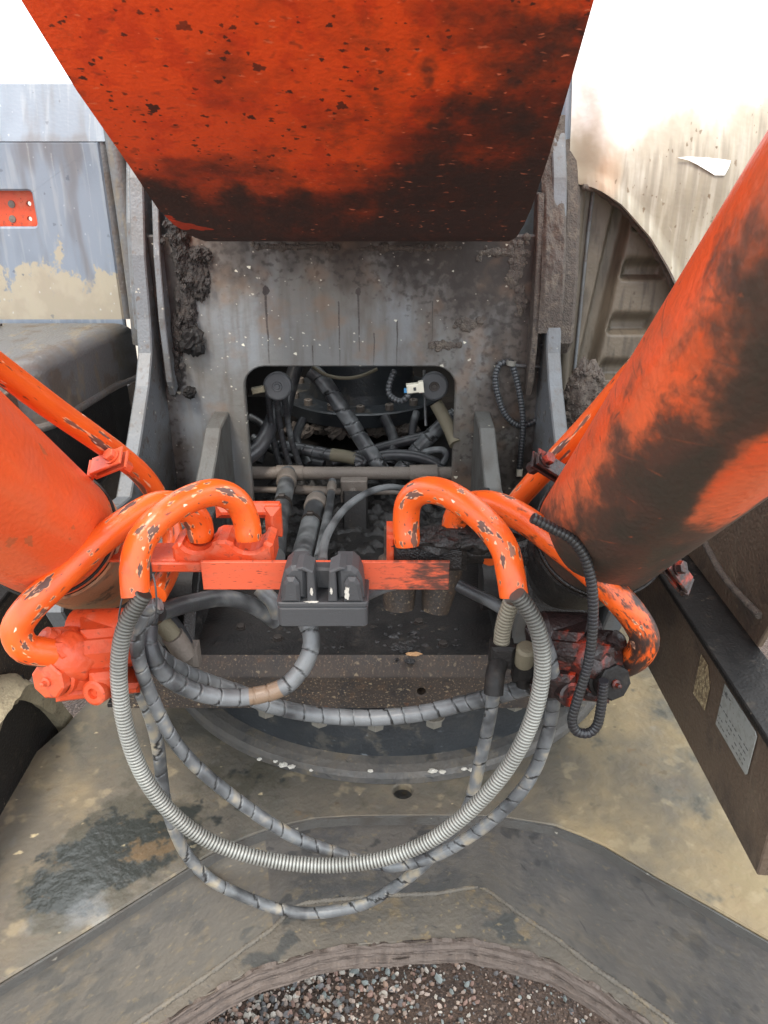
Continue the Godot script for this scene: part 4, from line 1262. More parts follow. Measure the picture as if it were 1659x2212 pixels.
	flat_plate(st, pts([-0.42, -1.4, 0.29, -1.4, 0.29, -1.045, -0.42, -1.045]), -0.77, -0.75, 0.002)
	var deck := obj("deck_plate", st, M.dark_steel, t)
	st = S()
	var fz := -1.015
	plate(st, pts([-0.44, -0.83, 0.29, -0.83, 0.29, -0.765, -0.44, -0.765]), fz - 0.03, fz, 0.002, Transform3D(Basis(), Vector3(0, H, 0)), Rect2(-0.44, -0.9, 0.73, 0.15), [circle2(PZ(910, 1495, fz).x, PZ(910, 1495, fz).y - H, 0.0075, 14)])
	obj("front_beam", st, M.speckled_steel, t)
	st = S()
	flat4(st, V(-0.44, -0.765, fz), V(0.29, -0.765, fz), V(0.29, -0.748, -1.05), V(-0.44, -0.748, -1.05), Vector3(0, 1, 1), Vector2(0, 0.0), Vector2(1, 0.0), Vector2(1, 0.3), Vector2(0, 0.3))
	obj("beam_bevel", st, M.speckled_steel, t)
	st = S()
	flat_plate(st, pts([-0.46, -1.9, 0.3, -1.9, 0.3, -1.03, -0.46, -1.03]), -0.84, -0.831, 0.001)
	flat_plate(st, pts([-0.52, -2.8, 0.37, -2.8, 0.37, -1.4, -0.52, -1.4]), -0.85, -0.83, 0.001)
	obj("belly_plate", st, M.dark_steel, t)
	for s in [[-0.335, -0.315], [0.188, 0.208]]:
		st = S()
		side_plate(st, [-1.4, -0.752, -1.06, -0.752, -1.1, -0.7, -1.2, -0.62, -1.4, -0.6], s[0], s[1], 0.002)
		obj("cheek_plate", st, M.black_grease if s[0] < 0 else M.dark_steel, t)
	for p in [[600, 1380], [520, 1356], [957, 1393], [905, 1345]]:
		st = S()
		bolt(st, PY(p[0], p[1], -0.75), Vector3.UP, 0.0075, 0.006)
		obj("deck_bolt", st, M.dark_bolt, deck)
	for p in [[575, 1534], [690, 1554], [812, 1562], [938, 1556], [1113, 1519], [470, 1500]]:
		st = S()
		bolt(st, PY(p[0], p[1] - 16, -0.838) + Vector3(0, -0.003, 0), Vector3.DOWN, 0.0145, 0.021)
		obj("ring_bolt", st, M.bolt_metal, t)
	# crumbs of dirt on the deck, one mass
	st = S()
	for k in 70:
		var q := PY(rng.randf_range(560, 1010), rng.randf_range(1300, 1425), -0.75)
		var r := rng.randf_range(0.0012, 0.004)
		lump(st, q, Vector3(r * 1.4, r * 0.7, r), 0.5, 2.0, 4, k)
	for k in 30:
		var q := PY(rng.randfn(880, 18), rng.randfn(1393, 12), -0.75)
		var r := rng.randf_range(0.002, 0.007)
		lump(st, q, Vector3(r * 1.4, r * 0.7, r), 0.5, 2.0, 4, k)
	var cr := obj("dirt_crumbs", st, M.black_grease, t)
	cr.set_meta("kind", "stuff")
	st = S()
	lump(st, PY(893, 1413, -0.748), Vector3(0.012, 0.002, 0.005), 0.5, 2.0, 8, 3)
	obj("rust_flake", st, M.tape, t)
	# tall posts on the deck's right: cast tubes under the orange bar
	st = S()
	var q := PY(868, 1300, -0.752)
	lathe(st, [0.0, 0.0, 0.022, 0.0, 0.028, 0.06, 0.03, 0.075, 0.022, 0.08, 0.022, 0.12, 0.0, 0.12], PD(862, 1312, 1.12), Vector3(0, 1, -0.2), 24)
	lathe(st, [0.012, 0.0, 0.02, 0.0, 0.028, 0.05, 0.03, 0.075, 0.022, 0.08, 0.022, 0.12, 0.0, 0.12], PD(940, 1318, 1.12), Vector3(0.15, 1, -0.2), 24)
	obj("cast_post", st, M.speckled_steel, t)
	# the housing that closes the machine behind the bracket
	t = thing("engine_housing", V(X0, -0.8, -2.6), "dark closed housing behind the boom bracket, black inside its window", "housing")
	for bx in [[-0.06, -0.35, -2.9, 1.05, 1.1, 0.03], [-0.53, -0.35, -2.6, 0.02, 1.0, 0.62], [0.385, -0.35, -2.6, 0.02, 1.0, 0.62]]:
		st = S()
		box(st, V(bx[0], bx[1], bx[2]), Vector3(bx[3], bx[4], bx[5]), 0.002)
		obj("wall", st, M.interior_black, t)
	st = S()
	box(st, V(-0.07, 0.14, -2.62), Vector3(0.93, 0.02, 0.55), 0.002)  # unseen cover added to keep sky light out of the cavity
	obj("added_roof", st, M.interior_black, t)

func build_inside() -> void:
	# horns behind the window's upper corners
	for g in [[599, 835, "left"], [938, 835, "right"]]:
		var at := PZ(g[0], g[1], -1.80)
		var t := thing("horn", at, "round black horn behind the window's upper %s corner%s" % [g[2], ", beside a white plug" if g[2] == "right" else ""], "horn", "horns inside the window")
		var ax := Vector3(0.0, 0.12, 1.0)
		var st := S()
		lathe(st, [0.0, -0.03, 0.03, -0.03, 0.0335, -0.022, 0.0345, -0.004, 0.033, 0.0, 0.029, 0.002, 0.0, 0.002], at, ax, 36)
		var hb := obj("body", st, M.black_plastic, t)
		st = S()
		lathe(st, [0.012, 0.002, 0.011, 0.0045, 0.007, 0.004, 0.006, 0.007, 0.0, 0.007], at, ax, 20)
		obj("centre_stud", st, M.black_plastic if g[2] == "left" else M.dark_bolt, hb)
	# swing motor flange
	var c := V(-0.07, -0.70, -2.42)
	var t2 := thing("swing_motor", c, "big dark round flange with bolts deep inside the window", "swing motor")
	var st2 := S()
	lathe(st2, [0.1, -0.06, 0.2, -0.05, 0.25, -0.04, 0.255, 0.0, 0.25, 0.004, 0.17, 0.004, 0.165, 0.03, 0.15, 0.2, 0.0, 0.2], c, Vector3.UP, 56)
	var fl := obj("flange", st2, M.ring_steel, t2)
	for k in 16:
		st2 = S()
		lathe(st2, [0.013, 0.0, 0.013, 0.016, 0.011, 0.018, 0.006, 0.018, 0.006, 0.01, 0.0, 0.01], c + Vector3(cos(TAU * k / 16.0) * 0.225, 0.004, sin(TAU * k / 16.0) * 0.225), Vector3.UP, 14)
		obj("flange_bolt", st2, M.pipe_grime, fl)
	st2 = S()
	for k in 14: lump(st2, c + Vector3(rng.randf_range(-0.2, 0.2), -0.06, 0.2 + rng.randf_range(-0.04, 0.03)), Vector3(0.03, 0.022, 0.02), 0.5, 2.0, 8, k)
	obj("hanging_dirt", st2, M.caked_dirt, t2)
	# cross pipes
	st2 = S()
	tube(st2, [PZ(505, 1021, -1.83), PZ(700, 1022, -1.83), PZ(1010, 1022, -1.83)], 0.0165, 22, 0.01)
	tube(st2, [PZ(598, 1021, -1.83), PZ(655, 1022, -1.83)], 0.0195, 22, 0.01)
	tube(st2, [PZ(885, 1022, -1.83), PZ(945, 1021, -1.83)], 0.021, 22, 0.01)
	tag(obj("cross_pipe", st2, M.pipe_grime), "thick brown dusty pipe across the bottom of the window", "pipe")
	st2 = S()
	tube(st2, [PZ(505, 1056, -1.82), PZ(720, 1062, -1.82), PZ(900, 1062, -1.82)], 0.0085, 16, 0.01)
	tube(st2, [PZ(640, 1058, -1.82), PZ(720, 1062, -1.82)], 0.0125, 16, 0.01)
	tag(obj("cross_pipe", st2, M.pipe_grime), "thin brown pipe below the thick one across the window", "pipe")
	# holder block and post
	t2 = thing("pipe_holder", PZ(762, 1190, -1.6), "brown steel post holding the cross pipes, with a bolt", "pipe holder")
	st2 = S()
	box(st2, PZ(765, 1058, -1.78), Vector3(0.066, 0.06, 0.03), 0.003)
	obj("block", st2, M.pipe_grime, t2)
	st2 = S()
	box(st2, PZ(768, 1150, -1.70), Vector3(0.06, 0.2, 0.05), 0.004, Basis(Vector3.RIGHT, -0.5))
	obj("post", st2, M.dark_steel, t2)
	st2 = S()
	bolt(st2, PZ(762, 1062, -1.762), Vector3(0, 0.3, 1), 0.009, 0.012)
	obj("bolt", st2, M.pipe_grime, t2)
	# pipes coming forward to the deck
	var gp := [[[622, 1022, 1.96, 614, 1070, 1.84, 604, 1120, 1.7, 592, 1205, 1.42], 0.0205, "left of three", 81], [[686, 1078, 1.84, 676, 1110, 1.74, 664, 1160, 1.6, 650, 1215, 1.42], 0.0215, "middle of three", 82], [[718, 1040, 1.9, 712, 1090, 1.78, 700, 1150, 1.6, 688, 1210, 1.4], 0.0095, "thinnest of three", 83]]
	for g in gp:
		var p := DP(g[0])
		var t := thing("return_pipe", p[3], "sooty grey pipe running forward under the window, %s" % g[2], "pipe", "three pipes below the window")
		var st := S()
		tube(st, p, g[1], 22, 0.01, hose_colour(g[3], 0.6, 0.2))
		obj("tube", st, M.rubber, t)
		st = S()
		var ax: Vector3 = (p[1] - p[0]).normalized()
		lathe(st, [0.0, -0.012, g[1] * 1.1, -0.012, g[1] * 1.22, -0.006, g[1] * 1.22, 0.03, g[1] * 1.1, 0.036, 0.0, 0.036], p[0] + ax * 0.03, ax, 22)
		obj("collar", st, M.pipe_grime, t)
		if g[1] > 0.01:
			st = S()
			var mid: Vector3 = p[1].lerp(p[2], 0.4)
			lathe(st, [g[1] * 0.9, -0.006, g[1] * 1.06, -0.006, g[1] * 1.06, 0.006, g[1] * 0.9, 0.006], mid, ax, 22)
			box(st, mid + Vector3(0.0, g[1] * 1.1, 0.004), Vector3(0.014, 0.01, 0.012), 0.002)
			obj("clip", st, M.dark_bolt, t)
	smooth_hose("cable", DP([905, 1062, 1.72, 845, 1052, 1.6, 795, 1064, 1.5, 748, 1096, 1.4, 715, 1140, 1.28, 700, 1178, 1.16, 697, 1215, 1.04]), 0.0066, "thin grey cable arching from the window down to the work light", "", 84, 1.0, 0.0)
	# mud on the floor below the window
	var f := FastNoiseLite.new()
	f.seed = 90
	f.frequency = 20.0
	f.fractal_octaves = 4
	st2 = S()
	var mud := func(u: float, v: float) -> Vector3:
		var x := lerpf(-0.34, 0.22, u)
		var z := lerpf(-1.98, -1.36, v)
		return V(x, -0.856 + 0.05 * (f.get_noise_2d(x, z) * 0.5 + 0.5) * ss(0.0, 0.1, u) * ss(1.0, 0.9, u) + 0.02 * ss(0.6, 0.0, v), z)
	sheet(st2, mud, 70, 80, Vector3.UP, 0.01)
	tag(obj("mud", st2, M.black_grease), "lumpy black mud on the floor under the window", "mud", "", "stuff")
	# hoses deep inside
	var grp := "wrapped hoses inside the window"
	wrapped("inner_hose", DP([672, 800, 2.0, 700, 826, 2.0, 742, 888, 2.0, 788, 960, 2.02, 818, 1004, 2.02, 830, 1030, 2.06]), 0.0205, 0.042, "thick wrapped hose slanting across the middle of the window", grp, 201, 0.55, 0.0)
	wrapped("inner_hose", DP([985, 895, 2.1, 945, 928, 2.1, 905, 968, 2.1, 880, 998, 2.1, 862, 1020, 2.1]), 0.0205, 0.045, "thick wrapped hose rising to the window's right edge", grp, 202, 0.55, 0.0)
	var sl := wrapped("inner_hose", DP([600, 962, 2.08, 660, 972, 2.08, 715, 982, 2.07, 760, 988, 2.06, 790, 1000, 2.06]), 0.016, 0.034, "wrapped hose lying above the cross pipe, with khaki sleeve", grp, 203, 0.3, 0.0)
	var st3 := S()
	tube(st3, DP([716, 982, 2.068, 745, 986, 2.062, 768, 991, 2.06]), 0.0175, 18, 0.006)
	obj("end_sleeve", st3, M.sleeve, sl)
	smooth_hose("inner_hose", DP([768, 1006, 2.06, 800, 992, 2.06, 840, 983, 2.06, 890, 985, 2.06, 930, 996, 2.06, 955, 1010, 2.06]), 0.0155, "smooth black hose arching over the right half of the cross pipe", grp, 204, 0.35, 0.0)
	smooth_hose("inner_hose", DP([880, 998, 2.1, 920, 976, 2.08, 955, 972, 2.06, 965, 985, 2.05, 955, 1005, 2.04]), 0.0095, "black hose bent tightly beside the window's lower right corner", grp, 205, 0.35, 0.0)
	for k in 3:
		wrapped("inner_hose", DP([580 + k * 17, 850, 1.86, 584 + k * 18, 900, 1.95, 592 + k * 20, 960, 2.0, 606 + k * 22, 1010, 2.04]), 0.0078, 0.02, "thin black cable hanging under the left horn, %s of three" % ["leftmost", "middle", "rightmost"][k], grp, 206 + k, 0.15, 0.0)
	smooth_hose("inner_hose", DP([530, 990, 1.9, 556, 970, 1.92, 575, 940, 1.95, 600, 880, 2.05]), 0.02, "dim thick hose in the window's lower left corner", grp, 210, 0.2, 0.0)
	smooth_hose("inner_hose", DP([640, 790, 2.1, 625, 840, 2.1, 612, 900, 2.1]), 0.02, "dim hose behind the left horn", grp, 211, 0.2, 0.0)
	smooth_hose("inner_hose", DP([920, 920, 2.0, 918, 860, 2.0, 916, 800, 2.0]), 0.004, "thin upright line left of the right horn", grp, 212, 0.5, 0.4)
	var clutter := [[540, 900, 575, 930, 560, 1000, "far left, bent"], [655, 905, 640, 950, 668, 1002, "left of the slanting hose"], [830, 900, 850, 950, 842, 1004, "behind the slanting hose's lower end"], [900, 890, 890, 940, 905, 1000, "right of the middle, nearly upright"], [545, 945, 620, 985, 700, 1004, "low and slanting at left"], [720, 1002, 820, 968, 930, 940, "low and slanting at right"]]
	for k in clutter.size():
		var q: Array = clutter[k]
		smooth_hose("inner_hose", DP([q[0], q[1], 2.2, q[2], q[3], 2.18, q[4], q[5], 2.15]), 0.011 + 0.002 * (k % 3), "dim greasy hose deep in the window, %s" % q[6], grp, 230 + k, 0.25, 0.1)
	var sw := S()
	tube(sw, DP([676, 792, 1.98, 705, 810, 1.98, 742, 817, 1.98, 780, 812, 1.98, 815, 797, 1.98]), 0.0045, 10, 0.006)
	tag(obj("white_cable", sw, M.sleeve), "pale thin cable sagging under the window's top edge", "cable")
	sw = S()
	tube(sw, DP([941, 870, 1.9, 955, 895, 1.9, 972, 928, 1.88, 985, 960, 1.86]), 0.0165, 18, 0.006)
	tag(obj("khaki_sleeve", sw, M.sleeve), "khaki sleeved hose below the right horn", "hose sleeve")
	ribbed("plug_lead", DP([852, 800, 1.86, 842, 826, 1.86, 840, 848, 1.86, 852, 862, 1.85, 868, 866, 1.84, 880, 856, 1.83, 888, 842, 1.83]), 0.0075, 0.009, 0.25, Color(0.02, 0.02, 0.022), Color(0.09, 0.095, 0.1), M.rubber, "dark ribbed lead curling up to the white plug", "cable", 213)
	var pt := PD(893, 838, 1.82)
	var tp := thing("plug", pt, "small white plastic plug with blue seal left of the right horn", "plug")
	sw = S()
	box(sw, pt, Vector3(0.032, 0.022, 0.018), 0.0025, Basis(Vector3.BACK, 0.12))
	box(sw, pt + Vector3(0.018, 0.003, 0), Vector3(0.012, 0.026, 0.02), 0.002, Basis(Vector3.BACK, 0.12))
	obj("shell", sw, M.white_plastic, tp)
	sw = S()
	box(sw, pt + Vector3(0.003, 0, 0.0095), Vector3(0.006, 0.008, 0.003), 0.0005, Basis(Vector3.BACK, 0.12))
	obj("latch", sw, M.black_plastic, tp)
	sw = S()
	box(sw, pt + Vector3(-0.018, -0.006, 0), Vector3(0.008, 0.01, 0.01), 0.001)
	obj("seal", sw, M.blue_plug, tp)
	pt = PD(558, 842, 1.84)
	sw = S()
	box(sw, pt, Vector3(0.03, 0.014, 0.018), 0.002, Basis(Vector3.BACK, 0.2))
	tag(obj("plug", sw, M.sleeve), "small dusty beige plug left of the left horn", "plug")

func build_undercarriage() -> void:
	var t := thing("x_frame", V(0.01, -1.24, -1.2), "dusty khaki X-shaped undercarriage frame with an arched front edge", "undercarriage")
	var yt := -0.98
	var yb := -1.2
	var R := [[20, 2108], [169, 2019], [411, 1868], [465, 1837], [520, 1812], [567, 1794], [631, 1778], [681, 1768], [760, 1763], [846, 1762], [950, 1762], [1064, 1763], [1092, 1766], [1201, 1783], [1255, 1803], [1310, 1827], [1419, 1892], [1540, 1959], [1659, 2027], [1800, 2105]]
	var Fp := [[150, 2310], [250, 2242], [440, 2112], [482, 2082], [535, 2043], [590, 2004], [630, 1962], [665, 1950], [750, 1941], [850, 1934], [940, 1930], [1020, 1917], [1050, 1922], [1145, 1990], [1205, 2030], [1274, 2084], [1370, 2150], [1460, 2216], [1560, 2290], [1690, 2386]]
	var top := PackedVector2Array()
	var fr: Array[Vector3] = []
	var fl: Array[Vector3] = []
	for r in R:
		var p := PY(r[0], r[1], yt)
		fr.append(p)
		top.append(Vector2(p.x, p.z))
	for r in Fp: fl.append(PY(r[0], r[1], yb))
	# long legs beyond the picture's sides
	var lead_l := (fr[0] - fr[2]).normalized() * 0.5
	var lead_r := (fr[fr.size() - 1] - fr[fr.size() - 3]).normalized() * 0.4
	var poly := PackedVector2Array()
	poly.append(Vector2(fr[0].x + lead_l.x, fr[0].z + lead_l.z))
	poly.append_array(top)
	poly.append(Vector2(fr[fr.size() - 1].x + lead_r.x, fr[fr.size() - 1].z + lead_r.z))
	poly.append_array(pts([1.15, -0.75, 0.75, -1.3, 0.5, -1.85, -0.5, -1.85, -0.565, -1.3, -0.6, -1.15, -0.66, -1.0, -0.8, -0.8, -0.95, -0.55]))
	var hole := PY(870, 1708, yt)
	var st := S()
	flat_plate(st, poly, yt - 0.016, yt, 0.0025, Rect2(-0.9, -1.8, 1.8, 1.4), [circle2(hole.x, hole.z, 0.0165, 18)])
	obj("top_plate", st, M.khaki_plan, t)
	# front walls, a hand's breadth high, set 6 mm back under the plate
	st = S()
	var a: Array[Vector3] = []
	var b: Array[Vector3] = []
	a.append(fr[0] + lead_l); b.append(fl[0] + lead_l * 0.8)
	for i in fr.size():
		a.append(fr[i]); b.append(fl[i])
	a.append(fr[fr.size() - 1] + lead_r); b.append(fl[fl.size() - 1] + lead_r * 0.8)
	var ce := Vector3(0.02, 0, -1.5)
	for i in a.size():
		var inw := (ce - a[i]); inw.y = 0
		a[i] += inw.normalized() * 0.006 + Vector3(0, -0.016, 0)
	var nrm: Array[Vector3] = []
	for i in a.size():
		var e := a[mini(i + 1, a.size() - 1)] - a[maxi(i - 1, 0)]
		var n := e.cross(b[i] - a[i]).normalized()
		if n.z < 0.0: n = -n
		nrm.append(n)
	for i in a.size() - 1:
		if i == 6 or i == 14:
			obj("front_wall", st, M.khaki_face if i == 6 else M.slate_face, t)
			st = S()
		var n0 := nrm[i]
		var n1 := nrm[i + 1]
		tri(st, a[i], a[i + 1], b[i + 1], n0, n1, n1)
		tri(st, a[i], b[i + 1], b[i], n0, n1, n0)
	obj("front_wall", st, M.slate_face, t)
	# the plate's worn front edge, 2 mm proud
	st = S()
	for i in a.size() - 1:
		var p0 := a[i] + nrm[i] * 0.0085
		var p1 := a[i + 1] + nrm[i + 1] * 0.0085
		p0.y = yt + H - 0.018; p1.y = p0.y
		var up := Vector3(0, 0.0165, 0)
		flat4(st, p0, p1, p1 + up, p0 + up, nrm[i])
		flat4(st, p0 + up, p1 + up, p1 + up - nrm[i + 1] * 0.004, p0 + up - nrm[i] * 0.004, Vector3.UP)
		flat4(st, p0, p1, p1 - nrm[i + 1] * 0.004, p0 - nrm[i] * 0.004, Vector3.DOWN)
	obj("edge_band", st, M.plate_steel, t)
	# bottom flange with its arch, 40 mm thick, edge cut by torch
	var lip := [[364, 2204], [473, 2135], [548, 2097], [603, 2081], [681, 2056], [780, 2041], [912, 2034], [1011, 2030], [1097, 2050], [1201, 2080], [1310, 2146], [1400, 2211]]
	var arch := PackedVector2Array()
	var l0 := PY(364, 2204, yb)
	var l1 := PY(1400, 2211, yb)
	var first := PY(230, 2330, yb)
	var end := PY(1520, 2330, yb)
	arch.append(Vector2(first.x - 0.1, first.z + 0.22))
	arch.append(Vector2(first.x, first.z))
	for i in lip.size() - 1:
		for k in 4:
			var q := PY(lerpf(lip[i][0], lip[i + 1][0], k / 4.0), lerpf(lip[i][1], lip[i + 1][1], k / 4.0), yb)
			arch.append(Vector2(q.x, q.z))
	arch.append(Vector2(l1.x, l1.z))
	arch.append(Vector2(end.x, end.z))
	arch.append(Vector2(end.x + 0.1, end.z + 0.22))
	var fpoly := arch.duplicate()
	fpoly.append_array(pts([0.9, -0.3, 0.9, -1.0, 0.3, -1.3, -0.3, -1.3, -0.95, -0.95, -0.95, -0.3]))
	st = S()
	flat_plate(st, fpoly, yb - 0.03, yb, 0.003)
	obj("bottom_flange", st, M.khaki_face, t)
	# the torch-cut edge: an uneven ribbon
	var f := FastNoiseLite.new()
	f.seed = 12
	f.frequency = 9.0
	f.fractal_octaves = 4
	st = S()
	var L := PackedVector2Array()
	var acc := [0.0]
	for i in arch.size(): 
		L.append(arch[i])
		if i > 0: acc.append(acc[i - 1] + arch[i].distance_to(arch[i - 1]))
	var edge := func(u: float, v: float) -> Vector3:
		var s: float = u * acc[acc.size() - 1]
		var i := 1
		while i < acc.size() - 1 and acc[i] < s: i += 1
		var k: float = (s - acc[i - 1]) / maxf(acc[i] - acc[i - 1], 1e-5)
		var p := L[i - 1].lerp(L[i], k)
		var tt := (L[i] - L[i - 1]).normalized()
		var nn := Vector2(-tt.y, tt.x)
		if nn.dot(Vector2(0.03, -0.45) - p) > 0.0: nn = nn
		else: nn = -nn
		var to_open := (Vector2(0.03, -0.5) - p).normalized()
		var d := 0.003 + 0.003 * v + 0.002 * f.get_noise_2d(s * 2.0, v * 2.2 + 3.0) + 0.0025 * f.get_noise_2d(s * 1.6, v * 5.0) + 0.004 * ss(0.20, 0.24, v + 0.05 * f.get_noise_2d(s * 1.5, 1.0)) - 0.003 * ss(0.42, 0.46, v + 0.08 * f.get_noise_2d(s * 1.2, 5.0)) + 0.006 * ss(0.66, 0.7, v + 0.07 * f.get_noise_2d(s * 1.7, 9.0))
		var yy := yb + 0.004 * (1.0 if v < 0.1 else 0.0) * (f.get_noise_2d(s * 3.0, 9.0) + 0.4) - 0.04 * v
		return V(p.x + to_open.x * d, yy, p.y + to_open.y * d)
	sheet(st, edge, 260, 36, Vector3(0, 0, 1), 0.006)
	obj("cut_edge", st, M.cut_edge, t)
	# weld beads along the folds
	st = S()
	var bead := func(s: float, ang: float, total: float) -> float: return 0.0045 * (1.0 + 0.25 * sin(s * 900.0) + 0.2 * sin(ang * 3.0 + s * 200.0))
	var bl := []
	for i in range(1, fl.size() - 1): bl.append(fl[i] + Vector3(0, 0.002, 0.001))
	tube(st, bl, bead, 8, 0.003)
	obj("weld_bead", st, M.khaki_face, t)
	st = S()
	flat_plate(st, pts([-0.5, -1.8, 0.5, -1.8, 0.5, -1.2, -0.5, -1.2]), -1.3, -1.21, 0.01)
	obj("belly", st, M.dark_steel, t)

	# slew ring
	var c := V(0.01, 0, -1.494)
	t = thing("slew_ring", c + Vector3(0, yt, 0), "dark curved slewing ring under the speckled beam, its lip flaking white", "slew ring")
	st = S()
	lathe(st, [0.0, -0.842, 0.452, -0.842, 0.455, -0.846, 0.457, -0.955], c, Vector3.UP, 96)
	obj("race", st, M.ring_steel, t)
	st = S()
	lathe(st, [0.457, -0.951, 0.475, -0.953, 0.489, -0.958, 0.493, -0.968, 0.494, -0.979], c, Vector3.UP, 96)
	obj("lip", st, M.slate_face, t)
	for g in [[560, 1640, 6], [612, 1652, 10], [630, 1656, 8], [595, 1645, 5], [800, 1665, 6], [935, 1665, 9], [955, 1667, 7], [1003, 1661, 6], [1020, 1663, 8], [672, 1664, 4]]:
		st = S()
		var p := PY(g[0], g[1], -0.955)
		lump(st, p, Vector3(g[2] / 1300.0, 0.0016, g[2] / 1800.0), 0.6, 2.4, 8, g[0])
		obj("paint_flake", st, M.plastic_mark, t)

func build_sides() -> void:
	# left and right side frames: a web with a flange on top
	for s in [-1.0, 1.0]:
		var x: float = X0 + s * 0.576
		var t := thing("frame_rail", V(x, -0.9, -1.1), "brown dirty frame side on the right carrying a grey data plate" if s > 0 else "black speckled frame side behind the left cylinder", "frame side")
		var st := S()
		var z1 := -0.735 if s > 0 else -0.95
		side_plate(st, [-2.2, -0.9, z1, -0.88, z1, -0.70, -2.2, -0.70], minf(x, x + s * 0.012), maxf(x, x + s * 0.012), 0.002)
		var web := obj("web", st, M.brown_steel if s > 0 else M.speckled_steel, t)
		st = S()
		flat_plate(st, pts([minf(x - s * 0.004, x + s * 0.075), -2.2, maxf(x - s * 0.004, x + s * 0.075), -2.2, maxf(x - s * 0.004, x + s * 0.075), z1, minf(x - s * 0.004, x + s * 0.075), z1]), -0.70, -0.688, 0.002)
		obj("flange", st, M.dark_steel, t)
		st = S()
		box(st, V(x + s * 0.04, -0.795, z1 - 0.012), Vector3(0.056, 0.19, 0.012), 0.002)
		obj("end_plate", st, M.brown_steel, t)
		st = S()
		side_plate(st, [-2.2, -0.687, z1 - 0.25, -0.687, z1 - 0.2, -0.55, z1 - 0.3, -0.42, -1.5, -0.42, -1.72, -0.6, -2.2, -0.6], minf(x + s * 0.07, x + s * 0.08), maxf(x + s * 0.07, x + s * 0.08), 0.002)
		obj("upper_wall", st, M.brown_steel, t)
		if s > 0:
			var rot := Basis(Vector3(0, 0, 1), Vector3(0, 1, 0), Vector3(-1, 0, 0))
			st = S()
			plate(st, pts([-0.052, -0.036, 0.052, -0.036, 0.056, -0.032, 0.056, 0.034, 0.05, 0.038, -0.052, 0.038]), 0.0005, 0.002, 0.0004, Transform3D(rot, V(x - 0.001, -0.742, -0.865)), Rect2(-0.056, -0.038, 0.112, 0.076))
			obj("data_plate", st, M.data_plate_print, web)
			st = S()
			plate(st, pts([-0.022, -0.04, 0.026, -0.036, 0.026, 0.006, 0.006, 0.036, -0.022, 0.036]), 0.0003, 0.0009, 0.0002, Transform3D(rot, V(x - 0.001, -0.752, -0.985)), Rect2(-0.026, -0.04, 0.052, 0.08))
			obj("sticker", st, M.worn_sticker, web)
			st = S()
			tube(st, [PX(1452, 1062, x + 0.066), PX(1500, 1130, x + 0.066), PX(1560, 1240, x + 0.066), PX(1640, 1330, x + 0.066)], 0.006, 10, 0.01)
			obj("weld_bead", st, M.caked_dirt, t)
	# track on the left: a muddy run seen over its inner edge
	var t := thing("crawler_track", V(-0.85, -1.7, -0.7), "mud-caked crawler track at far left, dark on its inner side", "crawler track")
	var st := S()
	var f := FastNoiseLite.new()
	f.seed = 44
	f.frequency = 7.0
	f.fractal_octaves = 4
	var run := func(u: float, v: float) -> Vector3:
		var z := lerpf(-1.22, 0.6, v)
		var front := ss(0.0, 0.09, v)
		var y := lerpf(-1.05, -0.80, sqrt(front)) + 0.012 * f.get_noise_2d(u * 2.0, z) + 0.006 * f.get_noise_2d(u * 9.0, z * 6.0)
		var x := lerpf(-0.605, -1.2, u)
		return V(x - 0.008 * f.get_noise_2d(z, 2.0), y - 0.02 * ss(0.06, 0.0, u), z)
	sheet(st, run, 40, 120, Vector3.UP, 0.03)
	obj("mud_crust", st, M.khaki_mud, t)
	st = S()
	side_plate(st, [-1.2, -1.72, 0.6, -1.72, 0.6, -0.83, -1.1, -0.83, -1.19, -0.95], -0.66, -0.625, 0.004)
	obj("inner_guard", st, M.dark_steel, t)
	for k in 12:
		st = S()
		box(st, V(-0.9, -0.845, -1.05 + 0.14 * k), Vector3(0.54, 0.03, 0.125), 0.006)
		obj("track_shoe", st, M.dark_steel, t)

